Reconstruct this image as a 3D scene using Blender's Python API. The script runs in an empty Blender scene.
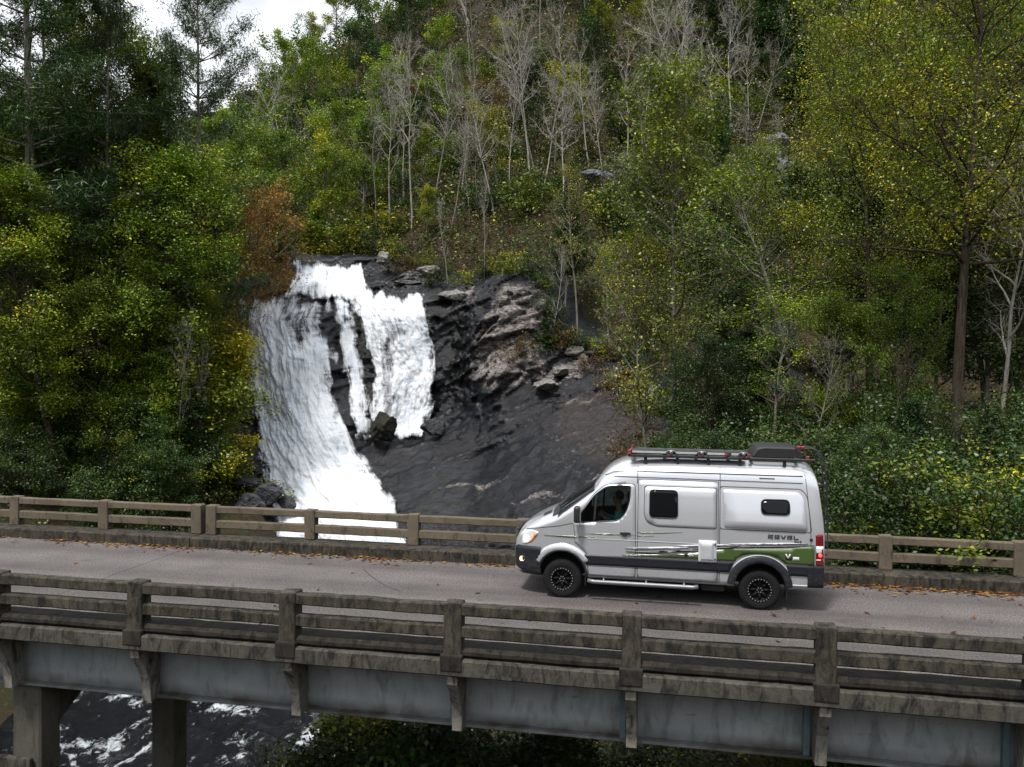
import bpy, bmesh, math, random
import numpy as np
from mathutils import Vector, Matrix, noise
from mathutils.geometry import delaunay_2d_cdt
R = math.radians
scene = bpy.context.scene
col = scene.collection
rng = np.random.default_rng(7)
random.seed(7)

# ------------------------------------------------------------------ camera, sky, sun, exposure
CAM = np.array((2.21, -16.15, 4.3725)); YAW, PIT, ROL = R(11.29), R(-0.91), R(0.58)
FOC, W, H = 850.0, 1024, 767
cam_d = bpy.data.cameras.new("camera"); cam = bpy.data.objects.new("camera", cam_d); col.objects.link(cam)
fw = np.array([-math.sin(YAW)*math.cos(PIT), math.cos(YAW)*math.cos(PIT), math.sin(PIT)])
rt0 = np.array([math.cos(YAW), math.sin(YAW), 0.0]); up0 = np.cross(rt0, fw)
rt = rt0*math.cos(ROL)+up0*math.sin(ROL); up = -rt0*math.sin(ROL)+up0*math.cos(ROL)
M4 = Matrix(((rt[0], up[0], -fw[0], CAM[0]), (rt[1], up[1], -fw[1], CAM[1]), (rt[2], up[2], -fw[2], CAM[2]), (0, 0, 0, 1)))
cam.matrix_world = M4
cam_d.sensor_fit = 'HORIZONTAL'; cam_d.sensor_width = 36.0; cam_d.lens = FOC*36.0/W
cam_d.clip_start = 0.1; cam_d.clip_end = 3000
scene.camera = cam

SUN_EL, SUN_AZ = R(63), R(200)          # azimuth measured from +Y towards +X: high sun behind cloud, over the camera's shoulder
wld = bpy.data.worlds.new("World"); scene.world = wld; wld.use_nodes = True
wn = wld.node_tree.nodes; wl = wld.node_tree.links
bg = wn['Background']
sky = wn.new('ShaderNodeTexSky'); sky.sky_type = 'NISHITA'; sky.sun_disc = False
sky.sun_elevation = SUN_EL; sky.sun_rotation = SUN_AZ; sky.air_density = 1.0; sky.dust_density = 3.0; sky.ozone_density = 1.0
hs = wn.new('ShaderNodeHueSaturation'); hs.inputs['Saturation'].default_value = 0.6
wl.new(sky.outputs[0], hs.inputs['Color'])
tc = wn.new('ShaderNodeTexCoord'); nz = wn.new('ShaderNodeTexNoise'); nz.inputs['Scale'].default_value = 4.0; nz.inputs['Detail'].default_value = 6
wl.new(tc.outputs['Generated'], nz.inputs['Vector'])
rmp = wn.new('ShaderNodeValToRGB'); rmp.color_ramp.elements[0].position = 0.15; rmp.color_ramp.elements[1].position = 0.40
wl.new(nz.outputs['Fac'], rmp.inputs['Fac'])
mx = wn.new('ShaderNodeMix'); mx.data_type = 'RGBA'
wl.new(rmp.outputs['Color'], mx.inputs['Factor']); wl.new(hs.outputs['Color'], mx.inputs[6]); mx.inputs[7].default_value = (17.5, 18.2, 19.4, 1)
wl.new(mx.outputs[2], bg.inputs['Color']); bg.inputs['Strength'].default_value = 0.050
sun_d = bpy.data.lights.new("sun", 'SUN'); sun = bpy.data.objects.new("sun", sun_d); col.objects.link(sun)
sun_d.energy = 3.1; sun_d.angle = R(10); sun_d.color = (1.0, 0.95, 0.88)
sd = Vector((math.sin(SUN_AZ)*math.cos(SUN_EL), math.cos(SUN_AZ)*math.cos(SUN_EL), math.sin(SUN_EL)))
sun.rotation_euler = sd.to_track_quat('Z', 'Y').to_euler()
scene.view_settings.view_transform = 'Standard'; scene.view_settings.look = 'None'
scene.view_settings.exposure = 0.65; scene.view_settings.gamma = 1.0
scene.render.engine = 'CYCLES'
cy = scene.cycles
cy.max_bounces = 6; cy.diffuse_bounces = 2; cy.glossy_bounces = 3; cy.transmission_bounces = 4; cy.transparent_max_bounces = 10
cy.caustics_reflective = False; cy.caustics_refractive = False
try:
    cy.use_denoising = True; cy.denoiser = 'OPENIMAGEDENOISE'
except Exception: pass

# ------------------------------------------------------------------ measuring helpers (photo pixel <-> world)
def ray(px, py): return fw + rt*((px-W/2)/FOC) - up*((py-H/2)/FOC)
def at(px, py, Y):
    d = ray(px, py); return CAM + d*((Y-CAM[1])/d[1])
def pix(p):
    d = np.asarray(p)-CAM; z = d@fw
    return W/2+FOC*(d@rt)/z, H/2-FOC*(d@up)/z, z

# ------------------------------------------------------------------ object helpers
def tag(o, label=None, cat=None, group=None, kind=None):
    if label: o['label'] = label
    if cat: o['category'] = cat
    if group: o['group'] = group
    if kind: o['kind'] = kind
    return o
def empty(name, loc=(0, 0, 0), label=None, cat=None, group=None, rz=0):
    o = bpy.data.objects.new(name, None); col.objects.link(o); o.location = loc; o.rotation_euler = (0, 0, rz)
    o.empty_display_size = 0.2
    return tag(o, label, cat, group)
def link(name, me, parent=None, loc=None):
    o = bpy.data.objects.new(name, me); col.objects.link(o)
    if parent: o.parent = parent
    if loc is not None: o.location = loc
    return o
def copy_tree(o, parent=None):
    c = o.copy(); col.objects.link(c)
    if parent: c.parent = parent
    for ch in list(o.children): copy_tree(ch, c)
    return c
class MB:
    def __init__(s): s.v = []; s.f = []; s.m = []; s.sm = []
    def add(s, vs, fs, m=0, smooth=False):
        b = len(s.v); s.v += [tuple(map(float, v)) for v in vs]
        for f in fs: s.f.append(tuple(i+b for i in f)); s.m.append(m); s.sm.append(smooth)
    def box(s, lo, hi, m=0, bev=0.0, seg=1, rot=None, jit=0.0, smooth=False):
        bm = bmesh.new(); bmesh.ops.create_cube(bm, size=1.0)
        lo = Vector(lo); hi = Vector(hi); c = (lo+hi)/2; d = hi-lo
        for v in bm.verts: v.co = Vector((v.co.x*d.x, v.co.y*d.y, v.co.z*d.z))
        if bev > 0:
            bmesh.ops.bevel(bm, geom=list(bm.edges), offset=bev, segments=seg, profile=0.6, affect='EDGES')
        for v in bm.verts:
            if rot is not None: v.co = rot @ v.co
            v.co += c
            if jit: v.co += noise.noise_vector(v.co*7.0)*jit
        bm.verts.ensure_lookup_table()
        s.add([v.co[:] for v in bm.verts], [[v.index for v in f.verts] for f in bm.faces], m, smooth); bm.free()
    def tube(s, pts, rad, n=8, m=0, cap=True, smooth=True):
        pts = np.asarray(pts, float); k = len(pts)
        rad = np.full(k, rad, float) if np.isscalar(rad) else np.asarray(rad, float)
        V, F = tube_arrays(pts, rad, n)
        s.add(V, F, m, smooth)
        if cap:
            b = len(s.v)-len(V)
            s.f.append(tuple(b+i for i in range(n))[::-1]); s.m.append(m); s.sm.append(False)
            s.f.append(tuple(b+(k-1)*n+i for i in range(n))); s.m.append(m); s.sm.append(False)
    def lathe(s, prof, n=32, axis='Y', c=(0, 0, 0), m=0, smooth=True):   # prof: (radius, along axis)
        V = []; k = len(prof)
        for r, a in prof:
            for i in range(n):
                t = 2*math.pi*i/n
                V.append((c[0]+r*math.cos(t), c[1]+a, c[2]+r*math.sin(t)) if axis == 'Y' else (c[0]+r*math.cos(t), c[1]+r*math.sin(t), c[2]+a))
        F = [(j*n+i, j*n+(i+1) % n, (j+1)*n+(i+1) % n, (j+1)*n+i) for j in range(k-1) for i in range(n)]
        s.add(V, F, m, smooth)
    def prism(s, poly, y0, y1, m=0):      # polygon in (x,z) extruded in y
        n = len(poly)
        V = [(x, y0, z) for x, z in poly]+[(x, y1, z) for x, z in poly]
        F = [tuple(range(n)), tuple(range(2*n-1, n-1, -1))]+[(i, i+n, (i+1) % n+n, (i+1) % n) for i in range(n)]
        s.add(V, F, m)
    def mesh(s, name, mats, fixn=False):
        me = bpy.data.meshes.new(name); me.from_pydata(s.v, [], s.f)
        for mm in (mats if isinstance(mats, (list, tuple)) else [mats]): me.materials.append(mm)
        me.polygons.foreach_set('material_index', s.m); me.polygons.foreach_set('use_smooth', s.sm)
        if fixn:
            bm = bmesh.new(); bm.from_mesh(me); bmesh.ops.recalc_face_normals(bm, faces=bm.faces); bm.to_mesh(me); bm.free()
        me.update(); return me
    def build(s, name, mats, parent=None, loc=None, fixn=True):
        return link(name, s.mesh(name, mats, fixn), parent, loc)
def tube_arrays(pts, rad, n):
    k = len(pts)
    tg = np.gradient(pts, axis=0); tg /= (np.linalg.norm(tg, axis=1)[:, None]+1e-9)
    ref = np.array([0, 0, 1.0]) if abs(tg[0, 2]) < 0.9 else np.array([1.0, 0, 0])
    a = np.cross(tg, ref); a /= (np.linalg.norm(a, axis=1)[:, None]+1e-9); b = np.cross(tg, a)
    th = np.arange(n)*2*math.pi/n
    V = pts[:, None, :]+rad[:, None, None]*(a[:, None, :]*np.cos(th)[None, :, None]+b[:, None, :]*np.sin(th)[None, :, None])
    j = np.arange(k-1)[:, None]*n; i = np.arange(n)[None, :]; i2 = (i+1) % n
    F = np.stack([j+i, j+i2, j+n+i2, j+n+i], -1).reshape(-1, 4)
    return V.reshape(-1, 3), F
def fast_mesh(name, V, F, mat, smooth=False, attrs=None, uvs=None):
    """V (n,3), F (m,4) quads"""
    me = bpy.data.meshes.new(name); V = np.asarray(V, np.float32); F = np.asarray(F, np.int32)
    me.vertices.add(len(V)); me.vertices.foreach_set('co', V.ravel())
    me.loops.add(F.size); me.loops.foreach_set('vertex_index', F.ravel())
    k = F.shape[1]
    me.polygons.add(len(F)); me.polygons.foreach_set('loop_start', np.arange(len(F), dtype=np.int32)*k)
    if smooth: me.polygons.foreach_set('use_smooth', np.ones(len(F), bool))
    for nm, arr in (attrs or {}).items():
        a = me.attributes.new(nm, 'FLOAT', 'POINT'); a.data.foreach_set('value', np.asarray(arr, np.float32))
    for nm, uv in (uvs or {}).items():
        l = me.uv_layers.new(name=nm); l.data.foreach_set('uv', np.asarray(uv, np.float32)[F.ravel()].ravel())
    for mm in (mat if isinstance(mat, (list, tuple)) else [mat]): me.materials.append(mm)
    me.update(calc_edges=True); return me
def grid_faces(nr, nc):
    j, i = np.meshgrid(np.arange(nr-1), np.arange(nc-1), indexing='ij')
    a = (j*nc+i).ravel(); return np.stack([a, a+1, a+nc+1, a+nc], -1)

# ------------------------------------------------------------------ material helpers
class NT:
    def __init__(s, name, spec=0.5):
        s.mat = bpy.data.materials.new(name); s.mat.use_nodes = True
        s.n = s.mat.node_tree.nodes; s.l = s.mat.node_tree.links; s.p = s.n['Principled BSDF']; s.out = s.n['Material Output']
        s.p.inputs['Specular IOR Level'].default_value = spec
        s._tc = None
    def new(s, t, **kw):
        n = s.n.new(t)
        for k, v in kw.items(): setattr(n, k, v)
        return n
    def co(s, scale=(1, 1, 1), space='Object', rot=(0, 0, 0)):
        if s._tc is None: s._tc = s.new('ShaderNodeTexCoord')
        m = s.new('ShaderNodeMapping'); m.inputs['Scale'].default_value = scale; m.inputs['Rotation'].default_value = rot
        s.l.new(s._tc.outputs[space], m.inputs['Vector']); return m.outputs[0]
    def noise(s, vec, scale, detail=4, rough=0.55, out='Fac', dist=0.0):
        n = s.new('ShaderNodeTexNoise'); n.inputs['Scale'].default_value = scale; n.inputs['Detail'].default_value = detail
        n.inputs['Roughness'].default_value = rough; n.inputs['Distortion'].default_value = dist
        if vec is not None: s.l.new(vec, n.inputs['Vector'])
        return n.outputs[out]
    def ramp(s, fac, stops, interp='LINEAR'):
        r = s.new('ShaderNodeValToRGB'); e = r.color_ramp.elements; r.color_ramp.interpolation = interp
        while len(e) < len(stops): e.new(0.5)
        for k, (p, c) in enumerate(stops):
            e[k].position = p; e[k].color = c if len(c) == 4 else (*c, 1)
        s.l.new(fac, r.inputs['Fac']); return r.outputs['Color']
    def val(s, fac, a, b, lo=0.0, hi=1.0):
        r = s.new('ShaderNodeMapRange'); r.inputs[1].default_value = a; r.inputs[2].default_value = b
        r.inputs[3].default_value = lo; r.inputs[4].default_value = hi; s.l.new(fac, r.inputs[0]); return r.outputs[0]
    def mix(s, fac, a, b, blend='MIX'):
        m = s.new('ShaderNodeMix', data_type='RGBA', blend_type=blend)
        for sock, v in ((m.inputs['Factor'], fac), (m.inputs[6], a), (m.inputs[7], b)):
            if isinstance(v, (int, float)): sock.default_value = v
            elif isinstance(v, tuple): sock.default_value = v if len(v) == 4 else (*v, 1)
            else: s.l.new(v, sock)
        return m.outputs[2]
    def math(s, op, a, b=None):
        m = s.new('ShaderNodeMath', operation=op)
        for sock, v in ((m.inputs[0], a), (m.inputs[1], b)):
            if v is None: continue
            if isinstance(v, (int, float)): sock.default_value = v
            else: s.l.new(v, sock)
        return m.outputs[0]
    def attr(s, name, out='Fac'):
        a = s.new('ShaderNodeAttribute', attribute_name=name); return a.outputs[out]
    def set(s, **kw):
        nm = {'color': 'Base Color', 'rough': 'Roughness', 'metal': 'Metallic', 'coat': 'Coat Weight', 'alpha': 'Alpha', 'emit': 'Emission Color', 'estr': 'Emission Strength', 'trans': 'Transmission Weight', 'ior': 'IOR'}
        for k, v in kw.items():
            i = s.p.inputs[nm[k]]
            if isinstance(v, (int, float)): i.default_value = v
            elif isinstance(v, tuple): i.default_value = v if len(v) == 4 else (*v, 1)
            else: s.l.new(v, i)
        return s
    def bump(s, h, strength=0.3, dist=0.02):
        b = s.new('ShaderNodeBump'); b.inputs['Strength'].default_value = strength; b.inputs['Distance'].default_value = dist
        s.l.new(h, b.inputs['Height']); s.l.new(b.outputs[0], s.p.inputs['Normal']); return s
def plain(name, c, rough=0.5, metal=0.0, coat=0.0, spec=0.5, var=0.12, scale=6.0, bump=0.0):
    t = NT(name, spec); n = t.noise(t.co(), scale, 5)
    lo = tuple(x*(1-var) for x in c); hi = tuple(min(1, x*(1+var)) for x in c)
    t.set(color=t.ramp(n, [(0.3, lo), (0.7, hi)]), rough=rough, metal=metal, coat=coat)
    if bump: t.bump(t.noise(t.co(), scale*12, 3), bump, 0.01)
    return t.mat

# ------------------------------------------------------------------ materials of the setting and bridge
def m_concrete(name, tan, dark, darkness, streak=3.0):
    t = NT(name, 0.25)
    big = t.noise(t.co(space='Object'), 1.3, 6, 0.65); fine = t.noise(t.co(), 28, 4, 0.7)
    st = t.noise(t.co((2.2, 2.2, 0.8)), streak, 8, 0.72, dist=0.9); lich = t.noise(t.co(), 5.5, 8, 0.75)
    c = t.ramp(big, [(0.3, tuple(x*0.72 for x in tan)), (0.55, tan), (0.75, tuple(x*1.18 for x in tan))])
    c = t.mix(t.val(st, 0.62-darkness*0.3, 0.75-darkness*0.22, 0, 0.9), c, dark)
    c = t.mix(t.val(lich, 0.64, 0.70, 0, 0.4), c, (0.16, 0.15, 0.10))
    c = t.mix(t.val(fine, 0.35, 0.7, 0, 0.5), c, t.mix(1.0, c, (0.55, 0.55, 0.55), 'MULTIPLY'))
    t.set(color=c, rough=0.92).bump(t.math('ADD', fine, t.math('MULTIPLY', lich, 1.5)), 0.55, 0.012)
    return t.mat
M = {}
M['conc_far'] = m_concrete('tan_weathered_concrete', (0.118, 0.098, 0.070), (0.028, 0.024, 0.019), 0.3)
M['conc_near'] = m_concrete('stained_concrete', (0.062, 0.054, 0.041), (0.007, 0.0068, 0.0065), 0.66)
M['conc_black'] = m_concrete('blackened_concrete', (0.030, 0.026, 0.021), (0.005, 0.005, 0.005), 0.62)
M['conc_edge'] = m_concrete('grey_slab_concrete', (0.075, 0.069, 0.058), (0.009, 0.0085, 0.008), 0.58)
M['conc_pier'] = m_concrete('pier_concrete', (0.095, 0.09, 0.074), (0.018, 0.018, 0.017), 0.32, 2.0)
def m_road():
    t = NT('aggregate_concrete_road', 0.3)
    f = t.noise(t.co(), 26, 3, 0.85); mid = t.noise(t.co(), 0.8, 6, 0.6); long_ = t.noise(t.co((0.05, 1.6, 1)), 0.9, 6, 0.62, dist=0.3); sp = t.noise(t.co(), 60, 2, 0.9)
    c = t.ramp(f, [(0.34, (0.05, 0.046, 0.045)), (0.5, (0.112, 0.102, 0.10)), (0.66, (0.20, 0.185, 0.18))])
    c = t.mix(t.val(mid, 0.35, 0.7, 0, 0.55), c, t.mix(1.0, c, (0.5, 0.49, 0.49), 'MULTIPLY'))
    c = t.mix(t.val(long_, 0.42, 0.7, 0, 0.6), c, t.mix(1.0, c, (1.55, 1.5, 1.47), 'MULTIPLY')); c = t.mix(t.val(t.noise(t.co((0.5, 1, 1)), 0.55, 8, 0.7, dist=1.5), 0.60, 0.68, 0, 0.45), c, (0.05, 0.046, 0.045))
    c = t.mix(t.val(sp, 0.68, 0.74, 0, 0.5), c, (0.36, 0.35, 0.34))
    yz = t.new('ShaderNodeSeparateXYZ'); t.l.new(t.co(), yz.inputs[0]); tr = t.math('SINE', t.math('MULTIPLY', t.math('ADD', yz.outputs[1], 0.55), 3.55)); c = t.mix(t.val(t.math('ADD', tr, t.math('MULTIPLY', long_, 1.2)), 0.2, 1.4, 0, 0.55), c, t.mix(1.0, c, (0.52, 0.51, 0.51), 'MULTIPLY')); c = t.mix(1.0, c, (0.88, 0.865, 0.87), 'MULTIPLY')
    t.set(color=c, rough=0.9).bump(t.math('ADD', f, sp), 0.5, 0.006); return t.mat
M['road'] = m_road()
def m_girder():
    t = NT('grey_painted_steel', 0.4)
    n = t.noise(t.co((1, 1, 1)), 1.6, 6, 0.6); st = t.noise(t.co((1.6, 1.6, 0.5)), 2.5, 7, 0.7, dist=.6); rust = t.noise(t.co((1, 1, 2.2)), 2.3, 8, 0.72)
    c = t.ramp(n, [(0.3, (0.21, 0.235, 0.245)), (0.7, (0.30, 0.33, 0.335))])
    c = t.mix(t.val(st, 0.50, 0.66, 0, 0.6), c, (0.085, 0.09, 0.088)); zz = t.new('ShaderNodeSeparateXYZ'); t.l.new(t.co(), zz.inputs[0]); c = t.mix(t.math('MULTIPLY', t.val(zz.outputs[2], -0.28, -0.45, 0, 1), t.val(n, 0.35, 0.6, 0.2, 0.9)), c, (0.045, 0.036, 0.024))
    c = t.mix(t.val(rust, 0.62, 0.72, 0, 0.8), c, (0.075, 0.04, 0.02))
    t.set(color=c, rough=0.55).bump(n, 0.15, 0.02); return t.mat
M['girder'] = m_girder()
M['flange'] = m_concrete('grimy_steel_flange', (0.11, 0.105, 0.09), (0.03, 0.028, 0.022), 0.3)
M['joint'] = plain('dark_rubber_joint', (0.03, 0.03, 0.035), 0.8)
def m_ground():
    t = NT('leaf_litter_ground', 0.2)
    a = t.noise(t.co(), 0.35, 6, 0.6); b = t.noise(t.co(), 5.0, 6, 0.75); v = t.new('ShaderNodeTexVoronoi'); v.inputs['Scale'].default_value = 7.0; t.l.new(t.co(), v.inputs['Vector'])
    c = t.ramp(b, [(0.3, (0.012, 0.009, 0.006)), (0.55, (0.032, 0.022, 0.012)), (0.75, (0.065, 0.042, 0.022))])
    c = t.mix(t.val(a, 0.45, 0.62, 0, 0.75), c, (0.02, 0.028, 0.01))
    lf = t.ramp(v.outputs['Color'], [(0.0, (0.10, 0.05, 0.02)), (0.6, (0.05, 0.03, 0.015)), (1.0, (0.16, 0.09, 0.03))])
    c = t.mix(t.val(v.outputs['Distance'], 0.0, 0.5, 0.6, 0.0), c, lf)
    t.set(color=c, rough=0.95).bump(b, 0.6, 0.15); return t.mat
M['ground'] = m_ground()
def m_rock():
    t = NT('wet_dark_bedrock', 0.42)
    co = t.co((1, 1, 2.2), rot=(0, R(-24), 0)); a = t.noise(co, 1.1, 9, 0.72, dist=0.25); b = t.noise(co, 4.5, 8, 0.72); fl = t.noise(t.co((1, 1, 3), rot=(0, R(-24), 0)), 1.6, 8, 0.7, dist=1.2)
    vo = t.new('ShaderNodeTexVoronoi', feature='DISTANCE_TO_EDGE'); vo.inputs['Scale'].default_value = 0.55; t.l.new(co, vo.inputs['Vector'])
    dark = t.ramp(a, [(0.38, (0.003, 0.0036, 0.005)), (0.5, (0.011, 0.0125, 0.017)), (0.60, (0.036, 0.039, 0.048))])
    sw = t.noise(t.co((0.22, 0.5, 3.2), rot=(0, R(-24), 0)), 1.5, 9, 0.74, dist=0.12); dark = t.mix(t.val(sw, 0.56, 0.66, 0, 0.75), dark, (0.075, 0.077, 0.085)); dark = t.mix(t.val(sw, 0.46, 0.40, 0, 0.85), dark, (0.0025, 0.003, 0.004)); dark = t.mix(t.val(b, 0.55, 0.7, 0, 0.25), dark, (0.045, 0.046, 0.056)); big = t.noise(t.co(), 0.22, 5, 0.6, dist=0.8); dark = t.mix(t.val(big, 0.42, 0.62, 0, 0.6), dark, t.mix(1.0, dark, (1.7, 1.55, 1.5), 'MULTIPLY')); dark = t.mix(1.0, dark, (0.24, 0.275, 0.35), 'MULTIPLY')
    pale = t.ramp(b, [(0.32, (0.045, 0.036, 0.034)), (0.48, (0.15, 0.130, 0.122)), (0.66, (0.36, 0.34, 0.32))])
    brown = t.ramp(b, [(0.3, (0.008, 0.006, 0.005)), (0.52, (0.035, 0.023, 0.016)), (0.72, (0.11, 0.065, 0.038))])
    pm = t.math('ADD', t.attr('pale'), t.math('MULTIPLY', t.math('SUBTRACT', fl, 0.5), 1.5))
    c = t.mix(t.val(pm, 0.42, 0.62), dark, pale)
    lm = t.math('ADD', t.attr('litter'), t.math('MULTIPLY', t.math('SUBTRACT', b, 0.5), 2.0))
    c = t.mix(t.val(lm, 0.42, 0.75, 0, 0.85), c, brown)
    mm = t.math('ADD', t.attr('moss'), t.math('MULTIPLY', t.math('SUBTRACT', fl, 0.5), 2.0))
    c = t.mix(t.val(mm, 0.5, 0.65, 0, 0.8), c, (0.022, 0.026, 0.008))
    c = t.mix(t.val(vo.outputs['Distance'], 0.0, 0.03, 0.85, 0.0), c, (0.008, 0.008, 0.009))
    rg = t.val(pm, 0.3, 0.6, 0.30, 0.85)
    t.set(color=c, rough=rg).bump(t.math('ADD', t.math('ADD', a, sw), t.math('MULTIPLY', b, t.val(pm, 0.3, 0.6, 0.2, 0.9))), 0.55, 0.3); return t.mat
M['rock'] = m_rock()
def m_stone(name, lo, hi):
    t = NT(name, 0.3); a = t.noise(t.co(), 1.2, 8, 0.7, dist=0.4); b = t.noise(t.co(), 6, 6, 0.75)
    c = t.ramp(t.math('ADD', t.math('MULTIPLY', a, 0.6), t.math('MULTIPLY', b, 0.4)), [(0.35, lo), (0.62, hi)])
    t.set(color=c, rough=0.8).bump(b, 0.6, 0.08); return t.mat
M['stone_pale'] = m_stone('pale_lichened_rock', (0.03, 0.028, 0.026), (0.25, 0.24, 0.22))
M['stone_dark'] = m_stone('dark_wet_rock', (0.008, 0.009, 0.011), (0.06, 0.062, 0.07))
M['stone_grey'] = m_stone('blue_grey_cliff_rock', (0.012, 0.013, 0.017), (0.17, 0.18, 0.215))
M['stone_moss'] = m_stone('mossy_dark_rock', (0.004, 0.005, 0.005), (0.024, 0.023, 0.010))
def m_fall():
    t = NT('falling_white_water', 0.3)
    u = t.new('ShaderNodeUVMap', uv_map='flow'); e = t.new('ShaderNodeUVMap', uv_map='edge')
    def mp(sc):
        m = t.new('ShaderNodeMapping'); m.inputs['Scale'].default_value = sc; t.l.new(u.outputs[0], m.inputs['Vector']); return m.outputs[0]
    s1 = t.noise(mp((2.3, 0.30, 1)), 1.0, 9, 0.70, dist=0.7); s2 = t.noise(mp((7, 1.7, 1)), 1.0, 6, 0.75, dist=1.2); s3 = t.noise(mp((0.5, 0.35, 1)), 1.0, 6, 0.65, dist=0.9); s4 = t.noise(mp((4.5, 4.0, 1)), 1.0, 8, 0.75, dist=0.6)
    d = t.math('ADD', t.math('ADD', t.math('MULTIPLY', s1, 0.62), t.math('MULTIPLY', s2, 0.18)), t.math('ADD', t.math('MULTIPLY', s3, 0.5), t.math('MULTIPLY', s4, 0.10)))
    s5 = t.noise(mp((0.55, 1.5, 1)), 1.0, 7, 0.7, dist=0.8); d = t.math('ADD', d, t.math('MULTIPLY', t.math('SUBTRACT', s5, 0.5), 0.42))
    d = t.math('ADD', d, t.attr('cover'))
    alpha = t.val(d, 0.46, 0.70)
    c = t.ramp(t.math('ADD', t.math('MULTIPLY', s1, 0.38), t.math('ADD', t.math('MULTIPLY', s5, 0.32), t.math('ADD', t.math('MULTIPLY', s2, 0.15), t.math('MULTIPLY', s4, 0.15)))), [(0.35, (0.22, 0.29, 0.39)), (0.43, (0.52, 0.59, 0.68)), (0.51, (0.80, 0.83, 0.87))])  # blue-grey shadows between the streaks are painted into the water colour
    t.set(color=c, rough=0.6, alpha=alpha).bump(t.math('ADD', s1, t.math('ADD', s2, s4)), 0.6, 0.35); return t.mat
M['fall'] = m_fall()
def m_river():
    t = NT('dark_rapid_river_water', 0.22)
    co = t.co((0.8, 0.62, 1), rot=(0, 0, R(50))); a = t.noise(co, 0.5, 8, 0.62, dist=1.3); b = t.noise(co, 3.0, 8, 0.7, dist=0.8)
    f = t.math('ADD', t.math('MULTIPLY', a, 0.62), t.math('MULTIPLY', b, 0.50))
    c = t.mix(t.val(f, 0.60, 0.68), (0.003, 0.004, 0.006), (0.55, 0.60, 0.64))
    t.set(color=c, rough=t.val(f, 0.60, 0.68, 0.10, 0.7)).bump(t.math('ADD', b, a), 1.0, 0.3); return t.mat
M['river'] = m_river()
def m_bark(name, lo, hi, sc=1.0):
    t = NT(name, 0.15); a = t.noise(t.co((6, 6, 0.8)), 2.5*sc, 6, 0.65, dist=0.6); b = t.noise(t.co(), 1.1, 4, 0.6)
    c = t.ramp(a, [(0.35, lo), (0.65, hi)]); c = t.mix(t.val(b, 0.4, 0.65, 0, 0.6), c, t.mix(1.0, c, (0.5, 0.52, 0.45), 'MULTIPLY'))
    t.set(color=c, rough=0.95).bump(a, 0.6, 0.03); return t.mat
M['bark_dark'] = m_bark('dark_brown_bark', (0.018, 0.014, 0.010), (0.085, 0.066, 0.05))
M['bark_grey'] = m_bark('grey_bark', (0.07, 0.062, 0.052), (0.25, 0.23, 0.195))
M['bark_pale'] = m_bark('pale_grey_bark', (0.14, 0.13, 0.115), (0.42, 0.39, 0.35))
def m_leaf(name, stops, trans=0.28, hv=0.025, vv=0.5):
    t = NT(name); t.n.remove(t.p)
    c = t.ramp(t.attr('tint'), stops)
    oi = t.new('ShaderNodeObjectInfo'); h = t.new('ShaderNodeHueSaturation')
    t.l.new(t.val(oi.outputs['Random'], 0, 1, 0.5-hv/2, 0.5+hv/2), h.inputs['Hue'])
    r2 = t.math('FRACT', t.math('MULTIPLY', oi.outputs['Random'], 7.31)); t.l.new(t.val(r2, 0, 1, 1-vv/2, 1+vv/2), h.inputs['Value']); t.l.new(c, h.inputs['Color'])
    d = t.new('ShaderNodeBsdfDiffuse'); tr = t.new('ShaderNodeBsdfTranslucent'); ms = t.new('ShaderNodeMixShader'); ms.inputs[0].default_value = trans
    gl = t.new('ShaderNodeBsdfGlossy'); gl.inputs['Roughness'].default_value = 0.45; m2 = t.new('ShaderNodeMixShader'); m2.inputs[0].default_value = 0.035
    t.l.new(h.outputs[0], d.inputs['Color']); t.l.new(h.outputs[0], tr.inputs['Color']); t.l.new(d.outputs[0], ms.inputs[1]); t.l.new(tr.outputs[0], ms.inputs[2])
    t.l.new(ms.outputs[0], m2.inputs[1]); t.l.new(gl.outputs[0], m2.inputs[2]); t.l.new(m2.outputs[0], t.out.inputs['Surface']); return t.mat
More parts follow.
